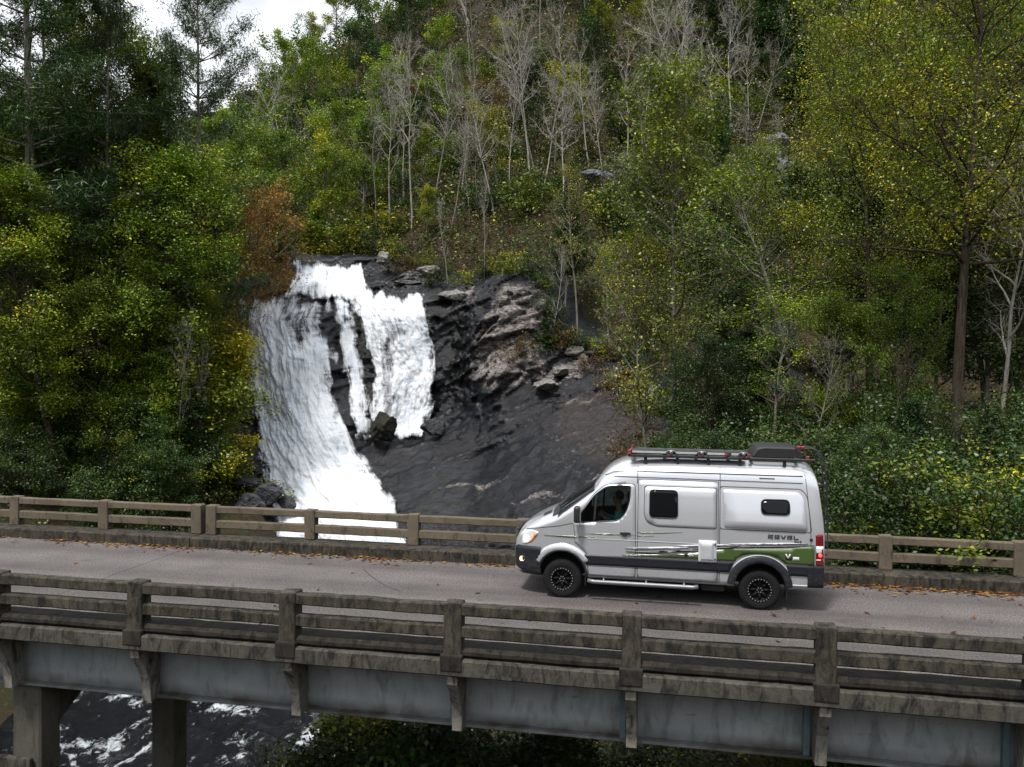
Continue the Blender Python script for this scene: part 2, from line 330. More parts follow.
L = {
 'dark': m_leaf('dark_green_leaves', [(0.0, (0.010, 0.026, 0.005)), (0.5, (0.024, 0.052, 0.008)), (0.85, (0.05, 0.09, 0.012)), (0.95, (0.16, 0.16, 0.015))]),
 'green': m_leaf('green_leaves', [(0.0, (0.0495, 0.0896, 0.0071)), (0.5, (0.1067, 0.1699, 0.0102)), (0.82, (0.1906, 0.2470, 0.0142)), (0.95, (0.5000, 0.4322, 0.0151))]),
 'yellowgreen': m_leaf('yellow_green_leaves', [(0.0, (0.0650, 0.1219, 0.0067)), (0.45, (0.1382, 0.2194, 0.0101)), (0.72, (0.2762, 0.3413, 0.0135)), (0.9, (0.6200, 0.5200, 0.0135))]),
 'yellow': m_leaf('yellow_autumn_leaves', [(0.0, (0.0576, 0.0975, 0.0065)), (0.45, (0.1224, 0.1650, 0.0097)), (0.66, (0.3168, 0.2850, 0.0108)), (0.85, (0.6200, 0.5400, 0.0130))]),
 'orange': m_leaf('orange_autumn_leaves', [(0.0, (0.0810, 0.0886, 0.0132)), (0.4, (0.2565, 0.1207, 0.0198)), (0.7, (0.4590, 0.1932, 0.0242)), (0.92, (0.5400, 0.3542, 0.0330))]),
 'russet': m_leaf('russet_autumn_leaves', [(0.0, (0.04, 0.032, 0.012)), (0.5, (0.10, 0.06, 0.018)), (0.9, (0.20, 0.12, 0.03))]),
 'needle': m_leaf('blue_green_needles', [(0.0, (0.018, 0.044, 0.010)), (0.5, (0.04, 0.080, 0.018)), (0.95, (0.08, 0.125, 0.028))], 0.2),
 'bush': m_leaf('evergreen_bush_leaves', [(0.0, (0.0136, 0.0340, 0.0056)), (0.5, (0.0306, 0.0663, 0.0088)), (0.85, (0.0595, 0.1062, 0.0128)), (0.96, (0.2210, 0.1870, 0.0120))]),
 'litter': m_leaf('fallen_leaves', [(0.0, (0.05, 0.022, 0.010)), (0.5, (0.17, 0.065, 0.022)), (0.8, (0.30, 0.14, 0.03)), (1.0, (0.45, 0.32, 0.05))]),
}

M['stiff'] = plain('blue_grey_steel', (0.105, 0.15, 0.175), 0.5, var=.25, scale=4)
M['conc_bracket'] = m_concrete('pale_bracket_concrete', (0.21, 0.20, 0.175), (0.022, 0.02, 0.017), 0.5)
# ================================================================== TERRAIN
class TPS:
    def __init__(s, P, v, lam=0.02):
        P = np.asarray(P, float); v = np.asarray(v, float); n = len(P); s.P = P; s.sc = 20.0
        K = s.k(P, P)+lam*np.eye(n); Q = np.hstack([np.ones((n, 1)), P/s.sc])
        A = np.block([[K, Q], [Q.T, np.zeros((3, 3))]]); s.w = np.linalg.solve(A, np.concatenate([v, np.zeros(3)]))
    def k(s, A, B):
        d2 = ((A[:, None, :]-B[None, :, :])**2).sum(-1)/s.sc**2
        return np.where(d2 > 0, 0.5*d2*np.log(d2+1e-12), 0)
    def __call__(s, X):
        X = np.asarray(X, float); out = np.empty(len(X))
        for i in range(0, len(X), 20000):
            c = X[i:i+20000]; out[i:i+20000] = s.k(c, s.P)@s.w[:-3]+np.hstack([np.ones((len(c), 1)), c/s.sc])@s.w[-3:]
        return out
# the rock bowl of the waterfall: depth Y over (X, Z)
RP = [(300,262,55),(365,268,55),(300,290,51),(370,292,51),(245,305,47),(290,300,48),(340,300,48.5),(390,296,49),(428,315,48.3),
 (250,350,45),(300,360,43.6),(345,385,44.8),(352,340,47),(390,370,47),(434,380,47),(262,430,42),(310,440,40.2),(352,430,42.4),(390,436,45.6),(432,432,45.5),
 (280,500,39),(340,505,36.5),(405,510,36),(410,545,33.5),(320,545,35.5),(250,545,33),
 (445,450,43),(480,470,40),(430,490,37.5),(520,440,40),(560,400,42),(600,380,43),(640,380,42.5),(640,430,37),(600,460,33),(560,500,30),(500,510,32),(440,530,33.5),(620,500,27),(685,440,33),(690,500,27),
 (452,345,49),(458,400,46.8),(480,345,45),(508,290,46.6),(540,300,46.6),(490,390,42.8),(540,378,43.6),(468,302,49.4),(400,276,54),(450,292,51),(500,276,52),(580,335,47.5),(640,330,47),
 (200,300,47.5),(215,380,42.5),(222,440,38.5),(232,490,35.5),(180,350,44.5),(150,420,38.5),(195,520,33.5),(130,500,34),(420,600,31),(320,600,33.5),(560,560,26)]
RPw = np.array([at(*p) for p in RP])
RT = TPS(RPw[:, [0, 2]], RPw[:, 1], 0.003)
def rock_hit(px, py, Y0=44.0):
    px = np.asarray(px, float); py = np.asarray(py, float)
    d = fw[None, :]+rt[None, :]*((px-W/2)/FOC)[:, None]-up[None, :]*((py-H/2)/FOC)[:, None]
    Y = np.full(len(px), Y0)
    for _ in range(30):
        P = CAM+d*((Y-CAM[1])/d[:, 1])[:, None]; Y = 0.6*Y+0.4*np.clip(RT(P[:, [0, 2]]), 24, 60)
    return CAM+d*((Y-CAM[1])/d[:, 1])[:, None]
# hill and gorge: height Z over (X, Y)
TP = []
for px, py, Y in [
 (-250,120,150),(0,135,150),(150,125,150),(250,105,150),(310,75,150),(380,25,150),(450,-30,150),(600,-50,150),(800,-60,150),(1000,-80,150),(1300,-80,150),
 (0,200,100),(200,175,100),(270,150,100),(340,130,100),(450,105,100),(600,95,100),(800,70,100),(1000,50,100),(1250,30,100),
 (-150,240,70),(0,250,70),(150,245,70),(250,222,70),(330,232,70),(420,205,70),(550,190,70),(700,195,70),(800,185,70),(1000,150,70),(1200,130,70),
 (0,310,55),(150,300,55),(240,280,57),(335,275,59),(420,262,57),(520,268,55),(650,290,55),(800,300,55),(1000,280,55),(1200,250,55),
 (-150,350,45),(0,345,45),(120,340,46),(580,345,49),(660,362,46),(800,375,45),(1000,360,45),(1200,330,45),
 (0,385,38),(100,400,39),(700,425,33),(800,428,34),(1000,410,34),(1200,380,34),
 (700,470,24),(850,455,24),(1000,440,24),(1250,420,24),
 (750,540,14),(900,490,14),(1000,470,14),(1250,440,14)]:
    TP.append(at(px, py, Y))
for p in RPw:
    if p[1] > 26: TP.append((p[0], p[1]+1.2, p[2]-2.8))
TP += [(-13, 36, -11), (-15.5, 29, -11.6), (-17.5, 23, -11.9), (-18.5, 17, -12.2), (-18, 10, -12.4), (-16.5, 3, -12.6), (-14.5, -6, -12.8), (-12, -20, -13.5), (-8, -40, -15), (-24, 22, -11.7), (-23, 15, -12), (-13, 18, -11.7), (-12.5, 11, -12), (-11, 4, -12.2), (-9, -5, -12.4), (-4, 26, -11),
 (-28.5, 26, -8.5), (-23, 27.5, -8.5), (-18.5, 30, -8.3), (-30, 32, -2), (-24, 33.5, -2.6), (-20, 36, -2.2), (-30, 18, -8), (-31, 10, -7), (-27, 3, -6.5), (-23, -3, -6), (-21, -10, -6.5), (-36, 24, -2.5), (-38, 10, -2), (-34, 2, -1.6), (-34, -10, -2), (-60, 0, -0.5), (-40, -25, -3), (-70, -30, -2), (-60, 30, 3),
 (-8, 18, -10.2), (-7.5, 11, -10.4), (-6.5, 4, -10), (-5, -4, -10.4),
 (-1, 3, -8.5), (2.5, 3, -4.6), (6, 3, -2.8), (9, 4, -1.6), (12, 4, -1.0), (16, 4, -0.7), (25, 4, -0.5), (60, 4, -0.4), (0.5, -3, -8), (4, -3, -5), (8, -3, -2.6), (12, -3, -1.2), (25, -3, -0.6), (60, -3, -0.5), (2, -12, -9), (8, -12, -6), (16, -12, -3), (30, -20, -2), (60, -30, -2), (0, -40, -12), (30, -45, -6), (-40, -60, 0), (10, -70, -10), (60, -70, 8), (-60, -110, 18), (20, -120, 12), (90, -120, 30), (-150, -120, 36), (160, -100, 40), (0, -170, 34), (-150, -170, 60), (150, -170, 60),  # unseen hills behind the camera, added to block low frontal skylight
 (-200, 60, 30), (-250, 150, 20), (200, 60, 25), (250, 150, 90), (-100, 250, 10), (0, 260, 110), (120, 260, 130), (-250, 260, 0), (260, 260, 120), (-150, 0, 2), (150, 0, 3)]
TP = np.array(TP)
TT = TPS(TP[:, :2], TP[:, 2], 0.01)
def ground(x, y):
    return float(TT(np.array([[x, y]]))[0])
def axis(lo, hi, knots):
    out = [lo]; 
    while out[-1] < hi:
        v = out[-1]; out.append(v+np.interp(v, knots[0], knots[1]))
    return np.array(out)
gx = axis(-260, 270, ([-260, -60, -25, 15, 60, 270], [9, 2.2, 0.55, 0.55, 2.2, 9]))
gy = axis(-165, 265, ([-165, -45, -12, 5, 60, 110, 265], [8, 3, 0.9, 0.5, 0.7, 2.0, 7]))
GX, GY = np.meshgrid(gx, gy); P2 = np.stack([GX.ravel(), GY.ravel()], -1); GZ = TT(P2)
nzv = np.array([noise.fractal(Vector((x*0.12, y*0.12, 3.3)), 0.9, 2.1, 5) for x, y in P2])
fade = np.clip((np.abs(P2[:, 1]+0.7)-5)/8, 0.12, 1)
GZ = GZ+nzv*0.75*fade
# keep the ground under the road
nearroad = (P2[:, 1] > -7) & (P2[:, 1] < 4.6)
GZ = np.where(nearroad, np.minimum(GZ, -0.55), GZ)
g = link('ground', fast_mesh('ground', np.column_stack([P2, GZ]), grid_faces(len(gy), len(gx)), M['ground'], True)); tag(g, kind='structure')

# rock bowl
rx = np.arange(-33, 10.5, 0.145); rz = np.arange(-12.5, 15.0, 0.145)
RX, RZ = np.meshgrid(rx, rz); Q = np.stack([RX.ravel(), RZ.ravel()], -1); RY = RT(Q)
qp, qy, _ = np.zeros(len(Q)), np.zeros(len(Q)), None
d3 = np.column_stack([Q[:, 0], RY, Q[:, 1]])-CAM; zz = d3@fw; qp = W/2+FOC*(d3@rt)/zz; qy = H/2-FOC*(d3@up)/zz
def inpoly(x, y, poly):
    x = np.asarray(x); y = np.asarray(y); r = np.zeros(x.shape, bool); n = len(poly)
    for i in range(n):
        x0, y0 = poly[i]; x1, y1 = poly[(i+1) % n]
        c = ((y0 > y) != (y1 > y)); r ^= c & (x < (x1-x0)*(y-y0)/(y1-y0+1e-12)+x0)
    return r
def polydist(x, y, poly):
    best = np.full(x.shape, 1e9); n = len(poly)
    for i in range(n):
        a = np.array(poly[i], float); b = np.array(poly[(i+1) % n], float); ab = b-a
        t = np.clip(((x-a[0])*ab[0]+(y-a[1])*ab[1])/(ab@ab), 0, 1); best = np.minimum(best, np.hypot(x-a[0]-t*ab[0], y-a[1]-t*ab[1]))
    return np.where(inpoly(x, y, poly), best, -best)
rockpoly = [(205,330),(225,292),(285,254),(380,258),(420,265),(455,285),(500,270),(545,285),(560,330),(625,362),(650,380),(660,430),(650,480),(640,640),(150,640),(190,560),(205,490),(215,420)]
sd_ = polydist(qp, qy, rockpoly)
pale = np.zeros(len(Q))
for poly, s in (([(472,330),(500,280),(548,285),(548,378),(500,395),(470,385)], 0.62), ([(435,290),(475,284),(478,300),(440,304)], 0.72), ([(395,268),(440,262),(450,284),(400,286)], 0.50), ([(530,372),(585,350),(600,372),(545,392)], 0.55), ([(600,355),(700,360),(690,470),(640,470)], 0.36), ([(500,400),(600,385),(640,440),(560,480)], 0.30)):
    dd = polydist(qp, qy, poly); pale = np.maximum(pale, s*np.clip(0.5+dd/14, 0, 1))
litter = np.clip(0.5+polydist(qp, qy, [(560,395),(640,375),(670,470),(640,520),(590,470),(545,430)])/25, 0, 1)*0.55
litter = np.maximum(litter, np.clip(0.5+polydist(qp, qy, [(200,290),(245,300),(250,400),(255,480),(200,500)])/20, 0, 1)*0.42)
moss = np.clip(0.5+polydist(qp, qy, [(440,250),(475,330),(460,400),(445,400),(435,320)])/15, 0, 1)*0.45
moss = np.maximum(moss, np.clip(0.5+polydist(qp, qy, [(420,500),(440,470),(520,490),(500,540),(420,545)])/15, 0, 1)*0.42)
moss = np.maximum(moss, np.clip(0.5+polydist(qp, qy, [(345,300),(362,300),(375,440),(350,440)])/8, 0, 1)*0.5)
nv = np.empty(len(Q)); sawv = np.empty(len(Q)); sw2 = np.empty(len(Q))
def blocks(p, seed):
    d, pts = noise.voronoi(p); k = pts[0]
    return noise.cell(k*7.3+Vector((seed, seed, seed)))-0.5, d[1]-d[0]
for i in range(len(Q)):
    x, z, y = Q[i, 0], Q[i, 1], RY[i]
    xs, zs = x*0.91+z*0.42, -x*0.42+z*0.91
    p = Vector((xs*0.16, y*0.2, zs*0.42)); wv = noise.noise_vector(p*2.5)*.35
    n_ = noise.fractal(p, 0.85, 2.1, 6)+0.5*(0.5-abs(noise.noise(p*2.3+Vector((3, 1, 7)))))
    b1, e1 = blocks(Vector((xs*0.22, y*.12, zs*0.55))+wv, 1); b2, e2 = blocks(Vector((xs*0.6, y*.3, zs*1.3))+wv*1.5, 2); b3, e3 = blocks(Vector((xs*1.5, y*.7, zs*2.6))+wv*2, 3)
    n_ += b1*1.1+b2*.55+b3*.22-.28*max(0, 1-e1/.10)-.16*max(0, 1-e2/.10)
    ff_ = zs*.46+.60*noise.noise(Vector((xs*.22, 4, zs*.3)))+.18*noise.noise(Vector((xs*.9, 8, zs*.8))); sawv[i] = ff_-math.floor(ff_); f2 = zs*1.55+.5*noise.noise(Vector((xs*.3, 14, zs*.5))); sw2[i] = f2-math.floor(f2)
    nv[i] = n_+0.16*noise.noise(Vector((xs*2.3, y, zs*4.5)))+.06*noise.noise(Vector((xs*6, y*2, zs*9)))
slab = np.clip(0.5+polydist(qp, qy, [(385,440),(450,430),(560,385),(640,380),(690,480),(640,640),(380,640)])/40, 0, 1)
RYn = RY-nv*(0.62*(.75+.5*np.clip(pale*1.6, 0, 1)))*(1-.70*slab)-slab*(1.15*sawv**1.5+.25*(sw2))+np.clip(-sd_/10, 0, 5)**1.3*1.1
brk = np.array([noise.noise(Vector((q[0]*.35, 2, q[1]*.5))) for q in Q]); pale = np.maximum(pale, slab*np.clip((sawv-.72)*4, 0, 1)*np.clip(.38+.5*brk, 0, .62))
rock = link('rock_face', fast_mesh('rock_face', np.column_stack([Q[:, 0], RYn, Q[:, 1]]), grid_faces(len(rz), len(rx)), M['rock'], False, {'pale': pale, 'litter': litter, 'moss': moss})); tag(rock, kind='structure')

# water: sheets that follow the rock
def sheet(name, left, right, nu, nvv, off, seed, covers, amp=0.3, grow=7, fringe=11, fall=1.0):
    left = np.array(left, float); right = np.array(right, float); outline = [tuple(p) for p in left]+[tuple(p) for p in right[::-1]]
    def samp(a, t):
        s = np.concatenate([[0], np.cumsum(np.hypot(*np.diff(a, axis=0).T))]); s /= s[-1]
        return np.column_stack([np.interp(t, s, a[:, 0]), np.interp(t, s, a[:, 1])])
    t = np.linspace(0, 1, nvv); lp = samp(left, t); rp = samp(right, t); u = np.linspace(-grow/np.hypot(*(right-left).mean(0)), 1+grow/np.hypot(*(right-left).mean(0)), nu)
    lp[:, 1] += np.linspace(-4, 2, nvv); rp[:, 1] += np.linspace(-4, 2, nvv)
    G = lp[:, None, :]*(1-u)[None, :, None]+rp[:, None, :]*u[None, :, None]
    Gx, Gy = G[..., 0].ravel(), G[..., 1].ravel(); P = rock_hit(Gx, Gy)
    U, V = np.meshgrid(u, t); U = U.ravel(); V = V.ravel()
    wid = np.hypot(*(right-left).mean(0))*0.072; hgt = np.abs(left[:, 1].max()-left[:, 1].min())*0.085
    fl = np.column_stack([U*wid+seed*13, V*hgt+seed*7])
    dist = polydist(Gx, Gy, outline)
    dv = np.array([noise.fractal(Vector((a*0.8, b*0.3, seed)), 0.75, 2.2, 6)+0.5*noise.noise(Vector((a*2.6, b*1.0, seed+5)))+.25*noise.noise(Vector((a*5, b*2.2, seed+9))) for a, b in fl])
    P[:, 1] -= off+amp*dv+0.35*np.clip(dist/25, -.3, 1)+0.3
    wob = np.array([noise.fractal(Vector((x*.09, y*.05, seed*3.)), .8, 2.1, 4) for x, y in zip(Gx, Gy)])
    cover = 0.03-0.40*np.clip(1-(dist+wob*6)/fringe, 0, 1.5)
    for poly, s, w in covers:
        cover += s*np.clip(0.5+polydist(Gx+wob*5, Gy+wob*8, poly)/w, 0, 1)
    o = link(name, fast_mesh(name, P, grid_faces(nvv, nu), M['fall'], True, {'cover': cover}, {'flow': fl, 'edge': np.column_stack([U, V])}))
    return tag(o, kind='structure')
sheet('waterfall', [(296,262),(297,276),(284,300)], [(364,264),(370,280),(380,303)], 110, 60, 0.25, 1, [([(300,258),(330,258),(322,280),(296,275)], .10, 10), ([(338,270),(360,268),(365,292),(342,294)], 0.0, 10)], fringe=8)
sheet('waterfall', [(240,297),(238,325),(248,370),(258,430),(268,480),(276,520),(280,565)], [(346,296),(336,325),(343,370),(351,412),(372,455),(404,500),(418,565)], 190, 300, 0.35, 2,
      [([(280,308),(334,304),(338,338),(300,340)], -0.15, 14), ([(240,300),(275,300),(300,380),(310,440),(262,400)], 0.15, 30), ([(322,372),(348,372),(368,455),(352,440)], -0.15, 12), ([(270,400),(312,380),(350,470),(410,530),(415,570),(285,570)], 0.12, 26), ([(240,390),(258,400),(272,520),(246,520)], -0.10, 14), ([(300,440),(325,440),(335,490),(312,480)], -.10, 14), ([(326,305),(346,305),(344,345),(330,345)], -.16, 8)])
sheet('waterfall', [(350,292),(362,330),(372,370),(374,400),(376,442)], [(424,296),(437,330),(440,370),(437,400),(428,438)], 170, 190, 0.3, 3,
      [([(355,320),(440,320),(440,440),(370,440)], -.05, 14), ([(383,345),(398,338),(400,430),(386,428)], -0.12, 10), ([(350,290),(430,292),(430,316),(352,314)], 0.14, 14), ([(404,318),(438,330),(438,440),(400,440)], 0.13, 16), ([(366,300),(384,300),(384,432),(374,432)], 0.04, 12), ([(375,350),(384,350),(384,436),(376,436)], .1, 8), ([(396,296),(404,296),(402,330),(396,330)], -.06, 6)], fringe=9)
sheet('waterfall', [(336,296),(340,345),(348,390),(357,437)], [(354,298),(362,345),(371,390),(378,440)], 60, 160, 0.25, 4, [([(341,290),(352,290),(376,440),(358,440)], .12, 12)], .18, 3, 11)
# river
vx = np.arange(-34, 14, 0.3); vy = np.arange(-42, 38, 0.3); VX, VY = np.meshgrid(vx, vy)
vz = np.array([noise.fractal(Vector((x*0.35+y*0.12, y*0.28, 1)), 0.8, 2.1, 5) for x, y in zip(VX.ravel(), VY.ravel())])
lev = np.interp(VY.ravel(), [-42, 10, 20, 30, 38], [-12.4, -11.2, -10.6, -9.8, -8.8])
rv = link('river', fast_mesh('river', np.column_stack([VX.ravel(), VY.ravel(), lev+vz*0.32]), grid_faces(len(vy), len(vx)), M['river'], True)); tag(rv, kind='structure')

# boulders, each a thing
def boulder(px, py, Y, w, h, d, mat, label, group, seed, rz=0.0, name='boulder'):
    c = at(px, py, Y); bm = bmesh.new(); bmesh.ops.create_icosphere(bm, subdivisions=5, radius=1)
    o = Vector((seed*3.1, seed*1.7, seed))
    for v in bm.verts:
        n = v.co.normalized(); k = 1+0.35*noise.fractal(n*0.9+o, 0.8, 2.0, 3)
        # planes chip it
        for q in range(7):
            dn = noise.noise_vector(o+Vector((q*5.3, q, -q))).normalized(); t = n.dot(dn)
            if t > 0.55: k = min(k, 0.62/t*1.05)
        v.co = n*(k+0.06*noise.noise(n*6+o))
        v.co = Vector((v.co.x*w, v.co.y*d, v.co.z*h))
    for v in bm.verts: v.co += noise.noise_vector(v.co*3.0+o)*.05*min(w, h)+noise.noise_vector(v.co*8.0+o)*.02
    me = bpy.data.meshes.new(name); bm.to_mesh(me); bm.free(); me.materials.append(M[mat])
    ob = link(name, me, None, tuple(c)); ob.rotation_euler = (0, 0, rz); tag(ob, label, 'rock', group)
bl = 'boulders and outcrops around the waterfall'
boulder(384, 428, 43.6, 1.25, 1.1, 1.0, 'stone_moss', 'dark rounded boulder in the foam at the foot of the right-hand curtain of water', bl, 1)
boulder(432, 428, 44.2, 0.8, 0.75, 0.8, 'stone_dark', 'squarish dark rock beside the right foot of the water curtain', bl, 2)
boulder(383, 258, 54, 0.75, 0.65, 0.6, 'stone_pale', 'pale grey boulder perched at the very top right of the waterfall', bl, 3)
boulder(268, 494, 35, 1.1, 0.8, 0.9, 'stone_dark', 'grey boulder left of the lower cascade, nearest to the white water', bl, 4)
boulder(250, 506, 33.5, 1.2, 0.9, 0.9, 'stone_dark', 'large dark boulder above the railing left of the cascade', bl, 5)
boulder(287, 503, 35.5, 0.7, 0.55, 0.6, 'stone_dark', 'small dark boulder touching the foam at the bottom left of the cascade', bl, 6)
boulder(243, 482, 36, 1.6, 0.5, 0.9, 'stone_dark', 'long flat dark ledge rock left of the cascade', bl, 7)
boulder(456, 296, 49.8, 1.5, 0.5, 0.8, 'stone_pale', 'flat pale slab on the lip right of the falling water', bl, 8)
boulder(408, 283, 52.5, 1.2, 0.22, 0.6, 'stone_pale', 'thin pale slab on the ledge just right of the upper cascade', bl, 9, 0.3)
boulder(428, 272, 53.5, 1.1, 0.5, 0.6, 'stone_pale', 'pale rock under the slim trees above the right end of the ledge', bl, 10)
boulder(752, 180, 64, 1.2, 1.7, 1.3, 'stone_grey', 'blue grey cliff block high on the hillside, lowest left of the four', bl, 11, .3, 'rock_outcrop')
boulder(770, 160, 66, 1.7, 1.7, 1.5, 'stone_grey', 'largest blue grey cliff block high on the hillside', bl, 12, 1.1, 'rock_outcrop')
boulder(786, 176, 65, 1.1, 1.7, 1.2, 'stone_grey', 'blue grey cliff block at the right of the four high on the hillside', bl, 14, 2.0, 'rock_outcrop')
boulder(777, 143, 67.5, 1.5, .8, 1.2, 'stone_grey', 'pale topped cliff block, uppermost of the four high on the hillside', bl, 15, .7, 'rock_outcrop')
boulder(598, 177, 70, 2.0, .7, 1.2, 'stone_grey', 'broken grey ledge among bare shrubs in the middle of the hillside', bl, 13, 0, 'rock_outcrop')
for k, (px, py, Y, w, h) in enumerate([(545,385,43,.9,.5),(560,372,44,.8,.4),(574,352,46,.8,.45),(583,358,46,.45,.35),(655,440,32,.75,.6),(663,455,30.5,.65,.6),(680,425,33.5,.6,.55),(690,440,31.5,.8,.6),(652,392,40,.7,.6),(668,402,39,.7,.55),(684,410,37,.8,.6)]):
    boulder(px, py, Y, w, h, w*.8, 'stone_pale', ['low pale stone at the left end of the row above the dark slab','pale stone second in the row above the dark slab','pale stone highest in the row above the dark slab','little pale stone at the right end of the row above the dark slab',
      'pale stone between the two slim trunks right of the slab','lowest pale stone just above the van roof','pale stone right behind the straight pale trunk','rightmost mossy stone below the straight trunk','topmost pale stone left of the straight trunk','pale stone touching the straight trunk halfway up the talus','rounded pale stone right of the straight trunk'][k], 'pale stones along the slab and talus', 20+k)
for k, (x, y, s) in enumerate([(-19.5, 19.5, 1.1), (-17.3, 19.5, .8), (-14.2, 21, 1.0), (-12.2, 17.5, .9), (-17, 25.5, 1.3), (-21.5, 22, 1.1), (-11.3, 22.5, .8)]):
    bpy_lab = ['dark wet boulder in the river left of the pier','small dark river rock close behind the bridge column','dark river rock right of the column at the foam','dark rock in the rapids nearest the bushes','big dark rock far back in the river under the bridge','dark rock at the left bank of the river by the pier','dark rock at the right bank under the leaves'][k]
    b0 = at(200, 740, y); boulder(*pix((x, y, float(np.interp(y, [10, 20, 30], [-11, -10.4, -9.4]))))[:2], y, s, s*.6, s*.8, 'stone_dark', bpy_lab, 'rocks in the river', 40+k)
# ================================================================== BRIDGE
X0, X1 = -34.0, 30.0
PN = [-8.81+2.594*i for i in range(-8, 15)]; PN = [x for x in PN if X0+1 < x < X1-1]
JX = -9.41
d = MB(); d.box((X0, -3.72, -0.16), (JX-0.012, 2.42, 0.0)); d.box((JX+0.012, -3.72, -0.16), (X1, 2.42, 0.0))
tag(d.build('road', [M['road']]), kind='structure')
j = MB(); j.box((JX-0.012, -3.72, -0.10), (JX+0.012, 2.42, -0.004)); jo = j.build('road_joint', [M['joint']]); tag(jo, kind='structure')
cr = MB(); pp = [(-4.52, 1.30), (-4.15, .75), (-3.7, .22), (-3.4, -.1), (-3.15, -.25)]
for a, b in zip(pp[:-1], pp[1:]):
    dx, dy = b[0]-a[0], b[1]-a[1]; l = math.hypot(dx, dy); nx, ny = -dy/l*.012, dx/l*.012
    cr.add([(a[0]-nx, a[1]-ny, .004), (b[0]-nx, b[1]-ny, .004), (b[0]+nx, b[1]+ny, .004), (a[0]+nx, a[1]+ny, .004)], [(0, 1, 2, 3)])
tag(cr.build('road_crack', [M['joint']]), kind='structure')
def noisy_beam(mb, x0, x1, y0, y1, z0, z1, m=0, bev=0.02, jit=0.010):
    n = max(2, int((x1-x0)/0.22)); xs = np.linspace(x0, x1, n+1); b = bev
    sec = [(y0+b, z0), (y1-b, z0), (y1, z0+b), (y1, z1-b), (y1-b, z1), (y0+b, z1), (y0, z1-b), (y0, z0+b)]
    V = []
    for x in xs:
        for (y, z) in sec:
            v = Vector((x, y, z)); o = noise.noise_vector(v*5.0)*jit+noise.noise_vector(v*1.1)*jit*0.8
            V.append((x+(o.x if x not in (x0, x1) else 0), y+o.y, z+o.z))
    F = [(i*8+k, i*8+(k+1) % 8, (i+1)*8+(k+1) % 8, (i+1)*8+k) for i in range(n) for k in range(8)]
    F += [tuple(range(8))[::-1], tuple(n*8+k for k in range(8))]
    mb.add(V, F, m)
def segs(posts, x0, x1):       # stretches between posts
    e = [x0]+[p for p in posts if x0 < p < x1]+[x1]; return list(zip(e[:-1], e[1:]))
# --- near and far concrete railings: kerb beam, posts, two rails per bay
HW = 0.135
def railing(posts, side, mat, kerbmat, label):
    near = side < 0
    y_post = (-4.23, -3.96) if near else (2.83, 3.08)
    y_rail = (-4.205, -4.03) if near else (2.865, 3.03)
    root = empty('bridge_railing', (0, -4.1 if near else 2.95, 0), label, 'railing', 'concrete bridge railings')
    oy = -4.1 if near else 2.95
    def B(mb, nm, mats): return mb.build(nm, mats, root, (0, -oy, 0))
    kb = MB()
    for a, b in ((X0, JX-.012), (JX+.012, X1)):
        if near:
            noisy_beam(kb, a, b, -4.19, -3.724, 0.148, 0.30, 0, 0.05, 0.010)
        else:
            noisy_beam(kb, a, b, 2.424, 3.10, -0.14, 0.245, 0, 0.03, 0.008)
    B(kb, 'kerb', kerbmat)
    if near:
        lg = MB()
        for a, b in ((X0, JX-.012), (JX+.012, X1)): noisy_beam(lg, a, b, -4.27, -3.724, -0.10, 0.146, 0, 0.02, 0.005)
        B(lg, 'slab_edge', [M['conc_edge']])
    for x in posts:
        p = MB(); zb = 0.0 if near else 0.245
        p.box((x-HW, y_post[0], zb), (x+HW, y_post[1], 0.97), bev=0.03, seg=3, jit=0.014)
        po = B(p, 'post', mat)
        if near:
            q = MB(); q.box((x-HW-.03, -4.285, -0.02), (x+HW+.03, -3.98, 0.22), bev=0.02, seg=2, jit=0.006); q.build('plinth', [M['conc_black']], po)
    for a, b in zip(posts[:-1], posts[1:]):
        if b-a < 1: continue
        for z0, z1 in (((0.775, 0.945), (0.45, 0.625)) if near else ((0.775, 0.945), (0.405, 0.605))):
            r = MB(); noisy_beam(r, a+HW-.002, b-HW+.002, y_rail[0], y_rail[1], z0, z1); B(r, 'rail', mat)
    return root
far_posts = [-14.69+2.594*i for i in range(-6, 3)]+[-9.10+2.594*i for i in range(0, 15)]
far_posts = [x for x in far_posts if x < X1-1]
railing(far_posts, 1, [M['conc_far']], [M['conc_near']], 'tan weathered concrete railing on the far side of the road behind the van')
railing(PN, -1, [M['conc_near']], [M['conc_black']], 'dark stained concrete railing along the near edge of the bridge')
